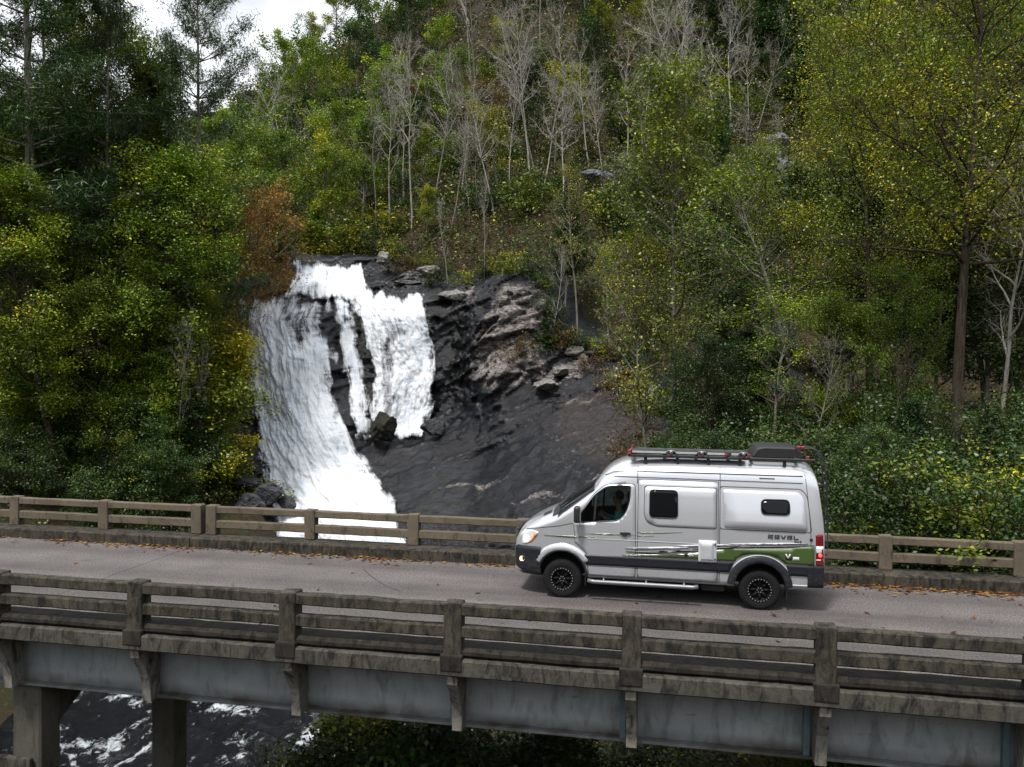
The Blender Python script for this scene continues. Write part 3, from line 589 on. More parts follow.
# --- girders with stiffeners and concrete brackets, piers
def girder(y, label, full):
    root = empty('bridge_girder', (0, y, -0.6), label, 'girder', 'steel girders under the deck')
    w = MB(); w.box((X0, -.012, .26), (X1, .012, -.46+.045)) if False else w.box((X0, -.012, -.455), (X1, .012, .435)); w.build('web', [M['girder']], root)
    f = MB(); f.box((X0, -.15, -.50), (X1, .15, -.458), bev=.004); f.build('flange', [M['girder'] if full else M['flange']], root)
    if full:
        for x in PN:
            s = MB(); s.box((x-.19, -.135, -.456), (x-.10, -.014, .43), bev=.006); s.build('stiffener', [M['stiff']], root)
    return root
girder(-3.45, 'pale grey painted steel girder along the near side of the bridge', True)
girder(-1.2, 'inner steel girder under the middle of the deck', False)
girder(1.9, 'steel girder under the far side of the deck', False)
for i, x in enumerate(PN):
    b = MB(); prof = [(-4.22, -.105), (-4.20, -.24), (-4.08, -.40), (-3.96, -.60), (-3.90, -.85), (-3.88, -1.05), (-3.62, -1.05), (-3.62, -.105)]
    n = len(prof); hw = .075
    V = [(x-hw, y, z) for y, z in prof]+[(x+hw, y, z) for y, z in prof]
    b.add(V, [tuple(range(n)), tuple(range(2*n-1, n-1, -1))]+[(k, (k+1) % n, (k+1) % n+n, k+n) for k in range(n)])
    o = b.build('concrete_bracket', [M['conc_bracket']])
    px = pix((x, -4.2, -.5))[0]
    if -20 < px < 1050:
        names = {0: 'stained concrete bracket at the pier on the far left of the near girder', 1: 'curved concrete bracket second from the left, beside the two blue grey panels', 2: 'concrete bracket under the third railing post from the left', 3: 'concrete bracket under the middle railing post of the near side', 4: 'concrete bracket under the post below the rear half of the van', 5: 'concrete bracket under the second last post on the right', 6: 'concrete bracket at the bottom right corner of the picture'}
        vis = [q for q in PN if -20 < pix((q, -4.2, -.5))[0] < 1050]; lab = names.get(vis.index(x), 'concrete bracket under a near railing post')
    else: lab = 'concrete bracket beyond the edge of the picture'
    tag(o, lab, 'bracket', 'concrete brackets under the near railing')
for (y0, y1, lab) in ((-3.5, -3.0, 'massive weathered concrete pier under the near left corner of the bridge'), (0.45, 0.95, 'slim square concrete bridge column standing in the river')):
    c = MB(); c.box((-9.08, y0, -13), (-8.52, y1, -1.10), bev=.03, jit=.01)
    root = empty('bridge_pier', (-8.75, (y0+y1)/2, -13), lab, 'pier', 'concrete bridge piers')
    loc = (8.75, -(y0+y1)/2, 13)
    c.build('column', [M['conc_pier']], root, loc)
    if y0 < -3:
        q = MB(); q.box((-9.25, -3.62, -3.4), (-8.62, -3.51, -2.35), bev=.05, seg=2, jit=.03); q.build('repair_patch', [M['conc_edge']], root, loc)
cap = MB(); V = [(-3.3, -1.12), (1.2, -1.12), (1.2, -1.6), (.35, -1.75), (-.2, -1.55), (-2.2, -1.55), (-2.75, -1.85), (-2.75, -1.12)]
cp = MB(); n = 6; pr_ = [(-2.99, -1.14), (.44, -1.14), (.44, -1.95), (-.15, -1.62), (-2.4, -1.62), (-2.99, -1.95)]
VV = [(-9.03, y, z) for y, z in pr_]+[(-8.57, y, z) for y, z in pr_]
cp.add(VV, [tuple(range(n)), tuple(range(2*n-1, n-1, -1))]+[(k, (k+1) % n, (k+1) % n+n, k+n) for k in range(n)])
tag(cp.build('pier_cap', [M['conc_pier']]), 'dark concrete cross beam between the near pier and the slim column', 'beam')
# --- fallen leaves along the far kerb and scattered on the deck
def leaf_sheet(name, pts, size, mat, flat=True, tint=None):
    n = len(pts); a = rng.uniform(0, 6.28, n); s = size*rng.uniform(.6, 1.3, n)
    t1 = np.column_stack([np.cos(a), np.sin(a), rng.normal(0, .12, n)])*s[:, None]; t2 = np.column_stack([-np.sin(a), np.cos(a), rng.normal(0, .2, n)])*(s*.55)[:, None]
    V = np.stack([pts-t1, pts-t2*.9+t1*.1, pts+t1, pts+t2*.9+t1*.1], 1).reshape(-1, 3); F = np.arange(4*n).reshape(-1, 4)
    return link(name, fast_mesh(name, V, F, mat, False, {'tint': np.repeat(rng.uniform(0, 1, n) if tint is None else tint, 4)}))
n = 3600; xs = rng.uniform(-22, 12, n); dens = 0.5+0.5*np.sin(xs*1.7)*np.sin(xs*.6+1); dens = np.where(xs > 4, dens+.6, dens); k = rng.uniform(0, 1.2, n) < dens
xs = xs[k]; ys = 2.41-np.abs(rng.exponential(.13, len(xs))); 
x2 = rng.uniform(-16, 12, 90); y2 = rng.uniform(-3.6, 2.3, 90)
pts = np.column_stack([np.concatenate([xs, x2]), np.concatenate([ys, y2]), rng.uniform(.012, .035, len(xs)+90)])
tag(leaf_sheet('fallen_leaves', pts, .06, L['litter']), 'brown and yellow fallen leaves drifted along the far kerb and dotted over the road', 'leaves', kind='stuff')
# ================================================================== VEGETATION
def curve(p0, d0, L, n, bend, up_, rg):
    """a wandering path from p0 along d0; up_ bends it skyward"""
    pts = [np.array(p0, float)]; d = np.array(d0, float); d /= np.linalg.norm(d); st = L/(n-1)
    for i in range(n-1):
        d = d+rg.normal(0, bend, 3)+np.array([0, 0, up_]); d /= np.linalg.norm(d); pts.append(pts[-1]+d*st)
    return np.array(pts)
class Tree:
    def __init__(s, seed): s.rg = np.random.default_rng(seed); s.V = []; s.F = []; s.n = 0; s.cl = []
    def tube(s, pts, r0, r1, n, pw=1.0):
        k = len(pts); rad = r0+(r1-r0)*np.linspace(0, 1, k)**pw
        V, F = tube_arrays(pts, rad, n); s.V.append(V); s.F.append(F+s.n); s.n += len(V)
    def wood(s, name): return np.concatenate(s.V), np.concatenate(s.F)
    def leaves(s, per, rad, size, flat=0.55, droop=0.0, aspect=.55):
        rg = s.rg; C = np.array(s.cl); nC = len(C); N = nC*per
        c = np.repeat(C, per, 0)+rg.normal(0, 1, (N, 3))*np.array([1, 1, .7])*rad
        c[:, 2] -= droop*rad
        nrm = rg.normal(0, 1, (N, 3)); nrm[:, 2] = np.abs(nrm[:, 2])+flat; nrm /= np.linalg.norm(nrm, axis=1)[:, None]
        t = np.cross(nrm, rg.normal(0, 1, (N, 3))); t /= np.linalg.norm(t, axis=1)[:, None]; b = np.cross(nrm, t)
        sz = size*rg.uniform(.55, 1.3, N)[:, None]
        V = np.stack([c-t*sz*.5, c-b*sz*aspect*.5+nrm*sz*.08, c+t*sz*.5, c+b*sz*aspect*.5+nrm*sz*.08], 1).reshape(-1, 3)
        ph = rg.uniform(0, 6.28, 6); lowf = np.sin(C[:, 0]*1.1+ph[0])*np.sin(C[:, 1]*1.2+ph[1])+np.sin(C[:, 2]*1.3+ph[2])*np.sin(C[:, 0]*.6+C[:, 1]*.7+ph[3])
        tint = np.clip(np.repeat(.42+.15*lowf+rg.normal(0, .10, nC), per)+rg.normal(0, .13, N), 0, 1)
        return V, np.arange(4*N).reshape(-1, 4), np.repeat(tint, 4)
def crown_w(t, kind):          # t 0..1 bottom to top of the crown
    if kind == 'round': return math.sqrt(max(0, 1-(2*t-0.9)**2*0.8))
    if kind == 'cone': return (1-t)**.8+.05
    if kind == 'up': return math.sqrt(max(0, 1-(1.55*t-.75)**2))
    return 1
def broad(seed, Hh=14, r=.2, base=.35, cw=4.0, nl=22, sub=6, tw=4, form='round', lean=.02, level3=True, rise=.45, twig_r=.012, bend=.035, lr=.55):
    T = Tree(seed); rg = T.rg
    tr = curve((0, 0, -1.5), (rg.normal(0, lean*3), rg.normal(0, lean*3), 1), Hh*.97+1.5, 16, bend, .02, rg); T.tube(tr, r*1.15, r*.12, 9, .85)
    hs_ = np.sort(rg.uniform(base, .98, nl)); az = rg.uniform(0, 6.28)
    for h in hs_:
        az += 2.4+rg.normal(0, .5); t = (h-base)/(1-base); L = cw*crown_w(t, form)*rg.uniform(.65, 1.15)
        if L < .4: L = .4
        f = h*(Hh*.97)+1.5; i = f/(Hh*.97+1.5)*15; a = int(min(i, 14)); p0 = tr[a]+(tr[a+1]-tr[a])*(i-a)
        el = rise+.55*t+rg.normal(0, .15)
        lb = curve(p0, (math.cos(az)*math.cos(el), math.sin(az)*math.cos(el), math.sin(el)), L*1.15, 8, .10, .03, rg)
        rl = r*(1-h)*lr+.02; T.tube(lb, rl, .012, 6)
        for q in range(sub):
            u = rg.uniform(.3, 1); k = min(int(u*7), 6); p = lb[k]+(lb[k+1]-lb[k])*(u*7-k); d = lb[k+1]-lb[k]; d = d/np.linalg.norm(d)
            s2 = curve(p, d*.7+rg.normal(0, .55, 3)+np.array([0, 0, .15]), L*rg.uniform(.25, .5)*(1.2-u*.4), 5, .14, .03, rg); T.tube(s2, max(rl*.4*(1-u*.5), twig_r*1.3), twig_r*.7, 4)
            T.cl += [s2[-1], s2[3], s2[2]]
            if level3:
                for w in range(tw):
                    k2 = rg.integers(1, 5); d2 = s2[k2]-s2[k2-1]; d2 = d2/np.linalg.norm(d2)
                    s3 = curve(s2[k2], d2*.7+rg.normal(0, .6, 3), L*rg.uniform(.12, .26), 4, .16, .02, rg); T.tube(s3, twig_r, twig_r*.45, 3)
                    T.cl += [s3[-1], s3[2]]
        T.cl += [lb[-1]]
    return T
def pine(seed, Hh=20, r=.22, base=.35, cw=3.2, nw=16, per=5, form='white'):
    T = Tree(seed); rg = T.rg
    tr = curve((0, 0, -1.5), (rg.normal(0, .03), rg.normal(0, .03), 1), Hh+1.5, 14, .012, .02, rg); T.tube(tr, r*1.1, .02, 8)
    for i in range(nw):
        h = base+(1-base)*(i+rg.uniform(0, .5))/nw; t = (h-base)/(1-base); f = min((h*Hh+1.5)/(Hh+1.5)*13, 12.99); a = int(f); p0 = tr[a]+(tr[a+1]-tr[a])*(f-a)
        az = rg.uniform(0, 6.28)
        for q in range(per):
            az += 6.28/per+rg.normal(0, .35)
            if rg.random() < .18: continue
            L = cw*((1-t)**.75*.95+.07)*rg.uniform(.6, 1.15) if form != 'tall' else cw*(math.sin(math.pi*min(1, t*.75+.22))**.7)*rg.uniform(.5, 1.2)
            el = .12+.45*t+rg.normal(0, .12) if form != 'hem' else -.05+rg.normal(0, .1)
            lb = curve(p0, (math.cos(az)*math.cos(el), math.sin(az)*math.cos(el), math.sin(el)), L, 6, .07, .03 if form != 'hem' else -.04, rg); T.tube(lb, .05*(1-t)+.014, .008, 4)
            for w in range(int(3+L*3.0)):
                u = rg.uniform(.25, 1); k = min(int(u*5), 4); p = lb[k]+(lb[k+1]-lb[k])*(u*5-k); d = lb[k+1]-lb[k]; d /= np.linalg.norm(d)
                sd2 = np.cross(d, (0, 0, 1))*rg.choice([-1, 1])
                s2 = curve(p, d*.6+sd2*rg.uniform(.3, 1)+np.array([0, 0, rg.normal(.05, .1)]), L*rg.uniform(.15, .3), 3, .1, .02, rg)
                T.tube(s2, .012, .006, 3); T.cl += [s2[2], s2[1]]
    return T
def bush(seed, Hh=3.0, cw=1.8, ns=11):
    T = Tree(seed); rg = T.rg
    for i in range(ns):
        az = rg.uniform(0, 6.28); el = rg.uniform(.45, 1.45); L = Hh*rg.uniform(.6, 1.1)
        st = curve((rg.normal(0, .25), rg.normal(0, .25), -.6), (math.cos(az)*math.cos(el), math.sin(az)*math.cos(el), math.sin(el)), L+.6, 8, .12, .05, rg); T.tube(st, .035, .01, 5)
        for q in range(9):
            k = rg.integers(2, 8); d = st[k]-st[k-1]; d /= np.linalg.norm(d)
            s2 = curve(st[k], d*.4+rg.normal(0, .7, 3)+np.array([0, 0, .1]), Hh*rg.uniform(.15, .35), 4, .15, .02, rg); T.tube(s2, .012, .006, 3); T.cl += [s2[-1], s2[2], s2[1]]
    return T
PROTO = {}
def proto(key, T, leafname, bark, leafargs, hgt):
    V, F = T.wood(key); wood = fast_mesh(key+'_wood', V, F, M[bark], True); leaf = None
    if leafargs:
        V, F, t = T.leaves(**leafargs); leaf = fast_mesh(key+'_leaves', V, F, L[leafname], False, {'tint': t})
    zz = V[:, 2]; PROTO[key] = (wood, leaf, float(np.percentile(zz, 99.7)) if leafargs else float(T.wood(key)[0][:, 2].max()), float(np.percentile(np.hypot(V[:, 0], V[:, 1]), 96)))
# far kinds (80 m and more): coarse leaf clumps
for i in range(4):
    proto('far_broad%d' % i, broad(100+i, 13, .17, .28, 3.6+.3*i, 20, 5, 2, level3=False, form=['round', 'up', 'round', 'up'][i]), 'green', 'bark_grey', dict(per=20, rad=.42, size=.30), 13)
    proto('far_bare%d' % i, broad(200+i, 15, .14, .36+.06*(i%2), 3.6+.5*(i%3), 15, 7, 4, form=['round','up','round','up'][i], rise=.50, twig_r=.016, lean=.06, bend=.05), None, ['bark_pale', 'bark_grey', 'bark_pale', 'bark_grey'][i], None, 15)
for i in range(3):
    proto('mid_broad%d' % i, broad(300+i, 13, .17, .25, 3.6, 24, 7, 3, form=['round', 'up', 'round'][i]), 'green', 'bark_grey', dict(per=12, rad=.26, size=.19), 13)
    proto('near_broad%d' % i, broad(400+i, 12, .17, .22, 3.7, 30, 8, 4, form=['round', 'up', 'round'][i]), 'green', 'bark_dark', dict(per=13, rad=.21, size=.125), 12)
    proto('low_broad%d' % i, broad(430+i, 9, .14, .06, 3.4, 34, 8, 4, form='round', level3=True), 'green', 'bark_dark', dict(per=11, rad=.24, size=.165), 9)
    proto('bush%d' % i, bush(500+i, 3.0, 1.8, 14), 'bush', 'bark_dark', dict(per=24, rad=.15, size=.088), 3.0)
    proto('far_bush%d' % i, bush(520+i, 3.0, 1.8, 12), 'bush', 'bark_dark', dict(per=7, rad=.2, size=.21), 3.0)
for i in range(2):
    proto('open_crown%d' % i, broad(670+i, 14, .15, .48, 3.4, 26, 7, 4, form='round', rise=.3), 'orange', 'bark_grey', dict(per=7, rad=.26, size=.15), 14)
    proto('tall_leafy%d' % i, broad(650+i, 20, .22, .25, 4.6, 52, 8, 4, form=['round', 'up'][i], rise=.4, lr=.4), 'green', 'bark_dark', dict(per=9, rad=.27, size=.155), 20)
    proto('sparse%d' % i, broad(600+i, 13, .14, .42, 2.6, 24, 6, 3, form='up', rise=.6, lean=.03), 'yellowgreen', 'bark_grey', dict(per=4, rad=.22, size=.13), 13)
    proto('bare%d' % i, broad(620+i, 12, .12, .30, 2.6, 17, 7, 5, form='up', rise=.6, lean=.05, twig_r=.010), None, 'bark_pale', None, 12)
    proto('pine%d' % i, pine(700+i, 22, .24, .30, 3.6, 22, 5, 'tall'), 'needle', 'bark_grey', dict(per=34, rad=.20, size=.24, aspect=.14), 22)
    proto('small_pine%d' % i, pine(720+i, 8, .10, .12, 2.0, 16, 6, 'white'), 'needle', 'bark_grey', dict(per=34, rad=.15, size=.24, aspect=.18), 8)
    proto('hemlock%d' % i, pine(740+i, 9, .12, .08, 2.6, 20, 6, 'hem'), 'dark', 'bark_dark', dict(per=24, rad=.18, size=.15, aspect=.4, droop=.4), 9)
    proto('far_pine%d' % i, pine(760+i, 16, .2, .2, 3.0, 16, 5, 'white'), 'needle', 'bark_grey', dict(per=14, rad=.3, size=.42, aspect=.3), 16)
proto('tall_trunk', broad(640, 17, .19, .36, 4.6, 42, 9, 4, form='round', rise=.25, lean=.004, bend=.010, lr=.30), 'yellowgreen', 'bark_dark', dict(per=11, rad=.27, size=.095), 17)
proto('slim_green', broad(641, 16, .13, .40, 2.7, 46, 8, 3, form='up', rise=.35, lean=.012, bend=.018), 'yellowgreen', 'bark_grey', dict(per=5, rad=.24, size=.135), 16)
NEED = []
def rock_z(px, py): return rock_hit([px], [py])[0]
def plant(key, px, Y, top, label, cat, name, group, leaf=None, bark=None, wide=1.0, hgt=None, rz=None, base=None):
    """px = column of the photograph it stands at, Y = its distance, top = row its tip reaches, base = row of its foot where it grows out of the rock bowl"""
    if base is not None:
        p = rock_z(px, base); x, Y, z = p[0], p[1]+.3, p[2]-.15
    else:
        x = at(px, 400, Y)[0]; z = ground(x, Y)
    need = hgt if hgt else at(px, top, Y)[2]-z
    if key.startswith('bush') and need > 4.6:
        key = ('near_broad' if Y < 24 and group != 'bushes under the bridge' else 'low_broad')+key[-1]
        if cat == 'shrub': cat, name = 'tree', 'leafy_tree'
    if need > 15 and key[:-1] in ('near_broad', 'mid_broad', 'low_broad') and Y < 50: key = 'tall_leafy%d' % (int(key[-1]) % 2)
    wood, lf, ph, rad = PROTO[key]
    need = max(need, 1.2); sc = need/ph; s = sc*wide*(sc**-.25 if sc > 1.6 else 1)
    if base is None and Y < 13 and Y > 0 and key != 'bare0' and not hgt and group != 'bushes under the bridge':
        Yn = max(Y, 3.75+rad*s*.95)
        if Yn > Y+.05:
            Y = Yn; x = at(px, 400, Y)[0]; z = ground(x, Y); need = max(1.2, at(px, top, Y)[2]-z); sc = need/ph; s = min(sc*wide, (Y-3.6)/rad)
    o = empty(name, (x, Y, z), label, cat, group, rng.uniform(0, 6.28) if rz is None else rz); o.scale = (s, s, sc)
    w = link('trunk' if cat != 'shrub' else 'stems', wood, o)
    if bark: w.material_slots[0].link = 'OBJECT'; w.material_slots[0].material = M[bark]
    if lf:
        c = link('crown' if cat != 'shrub' else 'foliage', lf, o)
        if leaf: c.material_slots[0].link = 'OBJECT'; c.material_slots[0].material = L[leaf]
    return o
G_L = 'trees on the left bank'; G_R = 'trees on the right bank'; G_S = 'shrubs behind the far railing'; G_H = 'trees on the hillside'; G_F = 'trees beside the waterfall'
HERO = [
 # left bank
 ('pine0', 28, 29.1, -190, 'tall lichened pine with bare grey lower branches at the left edge', 'tree', 'pine_tree', G_L, None, None, 1.15),
 ('pine1', 100, 33.3, -45, 'pine with drooping dark plumes against the sky, second from the left edge', 'tree', 'pine_tree', G_L, None, None, .62),
 ('pine0', 196, 36.2, -70, 'tall pine standing alone against the white sky', 'tree', 'pine_tree', G_L, None, None, .75),
 ('pine1', 60, 37.1, -60, 'slim pine behind the lichened one at the top left', 'tree', 'pine_tree', G_L, None, None, .8),
 ('small_pine0', 142, 40.0, 70, 'small pine tip silhouetted below the white sky', 'tree', 'pine_tree', G_L, None, None, .9),
 ('near_broad0', 62, 28.7, 175, 'broad leafy tree dotted yellow, its crown low at the left edge', 'tree', 'leafy_tree', G_L, 'yellowgreen', None, 1.15),
 ('near_broad1', 20, 31.2, 110, 'dark green tree behind the lichened pine', 'tree', 'leafy_tree', G_L, 'green', None, 1.1),
 ('near_broad2', 118, 32.0, 150, 'full light green tree left of centre of the left bank', 'tree', 'leafy_tree', G_L, 'yellowgreen', None, 1.15),
 ('mid_broad0', 75, 35.0, 90, 'green crown below the two pines at the top left', 'tree', 'leafy_tree', G_L, 'green', None, 1.1),
 ('mid_broad1', 135, 35.8, 95, 'bright green crown under the gap of white sky', 'tree', 'leafy_tree', G_L, 'yellowgreen', None, .75),
 ('mid_broad2', 158, 37.5, 112, 'dark green crown at the foot of the lone pine', 'tree', 'leafy_tree', G_L, 'green', None, .65),
 ('mid_broad0', 215, 50.0, 112, 'olive green tree right of the lone pine', 'tree', 'leafy_tree', G_L, 'green', None, 1.1),
 ('mid_broad1', 245, 58.0, 150, 'thinning tree with pale branches above the orange one', 'tree', 'leafy_tree', G_L, 'yellow', 'bark_pale', .9),
 ('open_crown0', 243, 44, 168, 'orange red tree overhanging the top left of the waterfall', 'tree', 'leafy_tree', G_F, 'orange', None, 1.05),
 ('mid_broad0', 200, 40.0, 205, 'yellowing tree behind the rusty ones left of the waterfall', 'tree', 'leafy_tree', G_F, 'yellow', None, .6),
 ('mid_broad1', 165, 35.8, 235, 'yellow green tree at the left rim of the gorge', 'tree', 'leafy_tree', G_F, 'yellowgreen', None, .8),
 ('near_broad1', 130, 32.9, 250, 'dark leafy tree above the shrubs, just left of the gorge', 'tree', 'leafy_tree', G_L, 'green', None, 1.05),
 ('near_broad0', 192, 36.0, 285, 'low yellow flecked tree leaning over the left side of the falls', 'tree', 'leafy_tree', G_F, 'yellow', None, .55),
 ('near_broad2', 100, 29.9, 270, 'dark tree with a black trunk among the shrubs on the left bank', 'tree', 'leafy_tree', G_L, 'green', None, 1.0),
 ('bare1', 178, 32.0, 300, 'thin bare sapling right of the left bank shrubs, nearest the railing', 'tree', 'bare_tree', G_F, None, None, .6),
 ('bare0', 220, 37.0, 300, 'thin bare sapling against the rock left of the falls', 'tree', 'bare_tree', G_F, None, None, .6),
 ('bare1', 205, 34.1, 330, 'leaning bare sapling between two thin ones left of the falls', 'tree', 'bare_tree', G_F, None, None, .6),
 ('open_crown1', 210, 41, 198, 'rusty red tree with an open crown left of the falls', 'tree', 'leafy_tree', G_F, 'orange', None, .95),
 ('tall_leafy0', 40, 34, -25, 'tall leafy tree filling the top left corner', 'tree', 'leafy_tree', G_L, 'green', None, .8),
 ('tall_leafy1', 88, 37, 25, 'tall green tree between the two left pines', 'tree', 'leafy_tree', G_L, 'yellowgreen', None, .8),
 # above and right of the falls
 ('far_bare0', 410, 63, 22, 'tall pale bare tree above the right end of the falls', 'tree', 'bare_tree', G_H, None, None, .62),
 ('far_bare1', 447, 60, 85, 'leaning pale bare tree with a fan of white branches, centre of the slope', 'tree', 'bare_tree', G_H, None, None, .8),
 ('far_bare2', 494, 62, 70, 'straight white trunked tree right of the fan shaped bare one', 'tree', 'bare_tree', G_H, None, None, .6),
 ('far_bare3', 375, 66, 55, 'pale twin stemmed bare tree left of the tallest bare one', 'tree', 'bare_tree', G_H, None, None, .6),
 ('far_bare0', 528, 72, -15, 'tall bare tree reaching the top edge, left of centre of the hillside', 'tree', 'bare_tree', G_H, None, None, .7),
 ('far_bare1', 552, 74, -10, 'tall bare tree reaching the top edge beside a twin', 'tree', 'bare_tree', G_H, None, None, .7),
 ('far_bare2', 560, 66, 65, 'slim bare tree behind the small pine', 'tree', 'bare_tree', G_H, None, None, .7),
 ('far_bare3', 475, 64, 110, 'low bare tree with grey twigs between two white trunks', 'tree', 'bare_tree', G_H, None, None, .7),
 ('far_bare0', 625, 74, 20, 'bare tree with forked white top over the grey ledge', 'tree', 'bare_tree', G_H, None, None, .7),
 ('small_pine0', 565, 46, 178, 'small blue green pine on the slab above the pale outcrop', 'tree', 'pine_tree', G_F, None, None, .75, 285),
 ('small_pine1', 713, 62, 95, 'dark green pine beside the blue grey cliff', 'tree', 'pine_tree', G_H, None, None, .6),
 ('bare0', 447, 52.5, 195, 'thin white birch stem above the slabs right of the falls', 'tree', 'bare_tree', G_F, None, None, .45, 284),
 ('bare1', 484, 53, 165, 'second thin white stem above the slabs right of the falls', 'tree', 'bare_tree', G_F, None, None, .45, 278),
 ('bare0', 550, 46.5, 240, 'crooked thin tree at the right side of the pale outcrop', 'tree', 'bare_tree', G_F, None, None, .6, 350),
 ('sparse0', 578, 48, 150, 'thin yellow leaved tree right of the small pine', 'tree', 'slender_tree', G_F, 'yellow', None, .7, 338),
 ('hemlock0', 541, 45.5, 318, 'dark round young hemlock on the right edge of the pale outcrop', 'tree', 'hemlock', G_F, None, None, 1.3, 352),
 ('sparse1', 610, 44, 240, 'low yellow tree above the upper edge of the dark slab', 'tree', 'slender_tree', G_F, 'yellow', None, 1.1, 358),
 ('far_broad1', 402, 66, 165, 'dark olive tree over the right end of the upper cascade', 'tree', 'leafy_tree', G_F, 'dark', None, .9),
 ('mid_broad2', 425, 60, 185, 'yellow tinged tree low above the ledge right of the falls', 'tree', 'leafy_tree', G_F, 'yellow', None, .9),
 ('mid_broad0', 330, 62, 100, 'bright yellow green tree directly above the upper cascade', 'tree', 'leafy_tree', G_F, 'yellowgreen', None, .85),
 ('mid_broad1', 295, 60, 130, 'mid green tree above the left side of the upper cascade', 'tree', 'leafy_tree', G_F, 'green', None, .9),
 ('mid_broad1', 360, 68, 110, 'second bright yellow green tree above the upper cascade', 'tree', 'leafy_tree', G_F, 'yellowgreen', None, .8),
 # right bank
 ('slim_green', 672, 27, 48, 'straight slim tree with a light green top behind the van', 'tree', 'slender_tree', G_R, 'yellowgreen', 'bark_grey', .95, 0),
 ('sparse0', 654, 26, 215, 'leaning thin trunk left of the straight slim tree', 'tree', 'slender_tree', G_R, 'yellow', 'bark_grey', .8),
 ('sparse1', 642, 27, 225, 'twin of the leaning thin trunk above the dark slab', 'tree', 'slender_tree', G_R, 'yellow', 'bark_grey', .7),
 ('tall_trunk', 957, 14, -150, 'tall straight brown trunk with a wide yellow crown on the right', 'tree', 'leafy_tree', G_R, 'yellow', None, .95, 0),
 ('tall_trunk', 868, 20, 5, 'large yellowing tree left of the straight brown trunk', 'tree', 'leafy_tree', G_R, 'yellow', None, .95),
 ('sparse0', 806, 22, 150, 'yellow green tree arching behind the rear of the van', 'tree', 'leafy_tree', G_R, 'yellowgreen', None, 1.5),
 ('tall_trunk', 1018, 21, -60, 'yellow green tree at the top right corner', 'tree', 'leafy_tree', G_R, 'yellowgreen', None, 1.0),
 ('bare1', 1003, 15, 120, 'bare tree with pale arching branches at the right edge', 'tree', 'bare_tree', G_R, None, None, 1.0),
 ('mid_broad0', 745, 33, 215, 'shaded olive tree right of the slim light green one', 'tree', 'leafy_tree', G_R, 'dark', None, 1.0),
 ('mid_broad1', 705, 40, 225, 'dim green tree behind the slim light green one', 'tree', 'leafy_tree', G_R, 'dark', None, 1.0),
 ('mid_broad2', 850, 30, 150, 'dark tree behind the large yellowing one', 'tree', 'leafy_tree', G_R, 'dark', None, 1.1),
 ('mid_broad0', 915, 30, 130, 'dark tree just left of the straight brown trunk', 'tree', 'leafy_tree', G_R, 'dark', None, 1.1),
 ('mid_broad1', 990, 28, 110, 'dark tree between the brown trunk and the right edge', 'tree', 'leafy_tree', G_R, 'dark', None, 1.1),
 ('near_broad1', 905, 16, 260, 'shaded green tree low beside the straight brown trunk', 'tree', 'leafy_tree', G_R, 'green', None, .9),
 ('sparse1', 772, 19, 290, 'leaning yellow flecked small tree behind the roof box', 'tree', 'leafy_tree', G_R, 'yellowgreen', None, 1.4),
 ('bare0', 873, 12, 330, 'thin dead stem among the shrubs right of the van', 'tree', 'bare_tree', G_R, None, 'bark_dark', 1.0),
 ('bare1', 812, 15, 320, 'forked dead stem above the rear of the van', 'tree', 'bare_tree', G_R, None, 'bark_grey', 1.0),
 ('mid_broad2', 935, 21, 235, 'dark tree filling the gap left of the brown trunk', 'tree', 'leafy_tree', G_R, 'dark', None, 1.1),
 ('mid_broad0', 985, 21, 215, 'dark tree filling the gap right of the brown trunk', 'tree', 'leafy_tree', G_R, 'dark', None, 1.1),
 ('near_broad2', 850, 17, 290, 'dark green small tree above the rear edge of the van', 'tree', 'leafy_tree', G_R, 'green', None, 1.0),
 ('near_broad0', 715, 19, 330, 'shaded small tree right of the straight slim trunk', 'tree', 'leafy_tree', G_R, 'dark', None, 1.0),
 ('hemlock0', 905, 9.5, 400, 'feathery young hemlock above the right hand railing', 'tree', 'hemlock', G_R, None, None, 1.1),
 ('hemlock1', 990, 10, 405, 'feathery young hemlock at the right edge above the railing', 'tree', 'hemlock', G_R, None, None, 1.1),
 ('hemlock1', 720, 20, 395, 'dark hemlock behind the middle of the van roof', 'tree', 'hemlock', G_R, None, None, 1.1),
 ('mid_broad1', 752, 52, 150, 'yellow flecked tree hiding the foot of the blue grey cliff', 'tree', 'leafy_tree', G_H, 'yellow', None, .7),
 ('sparse0', 792, 52, 120, 'thin yellow tree before the right end of the blue grey cliff', 'tree', 'slender_tree', G_H, 'yellow', None, .9),
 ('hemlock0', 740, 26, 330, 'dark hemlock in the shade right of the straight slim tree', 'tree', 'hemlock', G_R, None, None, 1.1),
]
for h in HERO:
    key, px, Y, top, lab, cat, nm, gr, lf, bk, wd = h[:11]
    plant(key, px, Y, top, lab, cat, nm, gr, lf, bk, wd, base=h[11] if len(h) > 11 and h[11] else None)
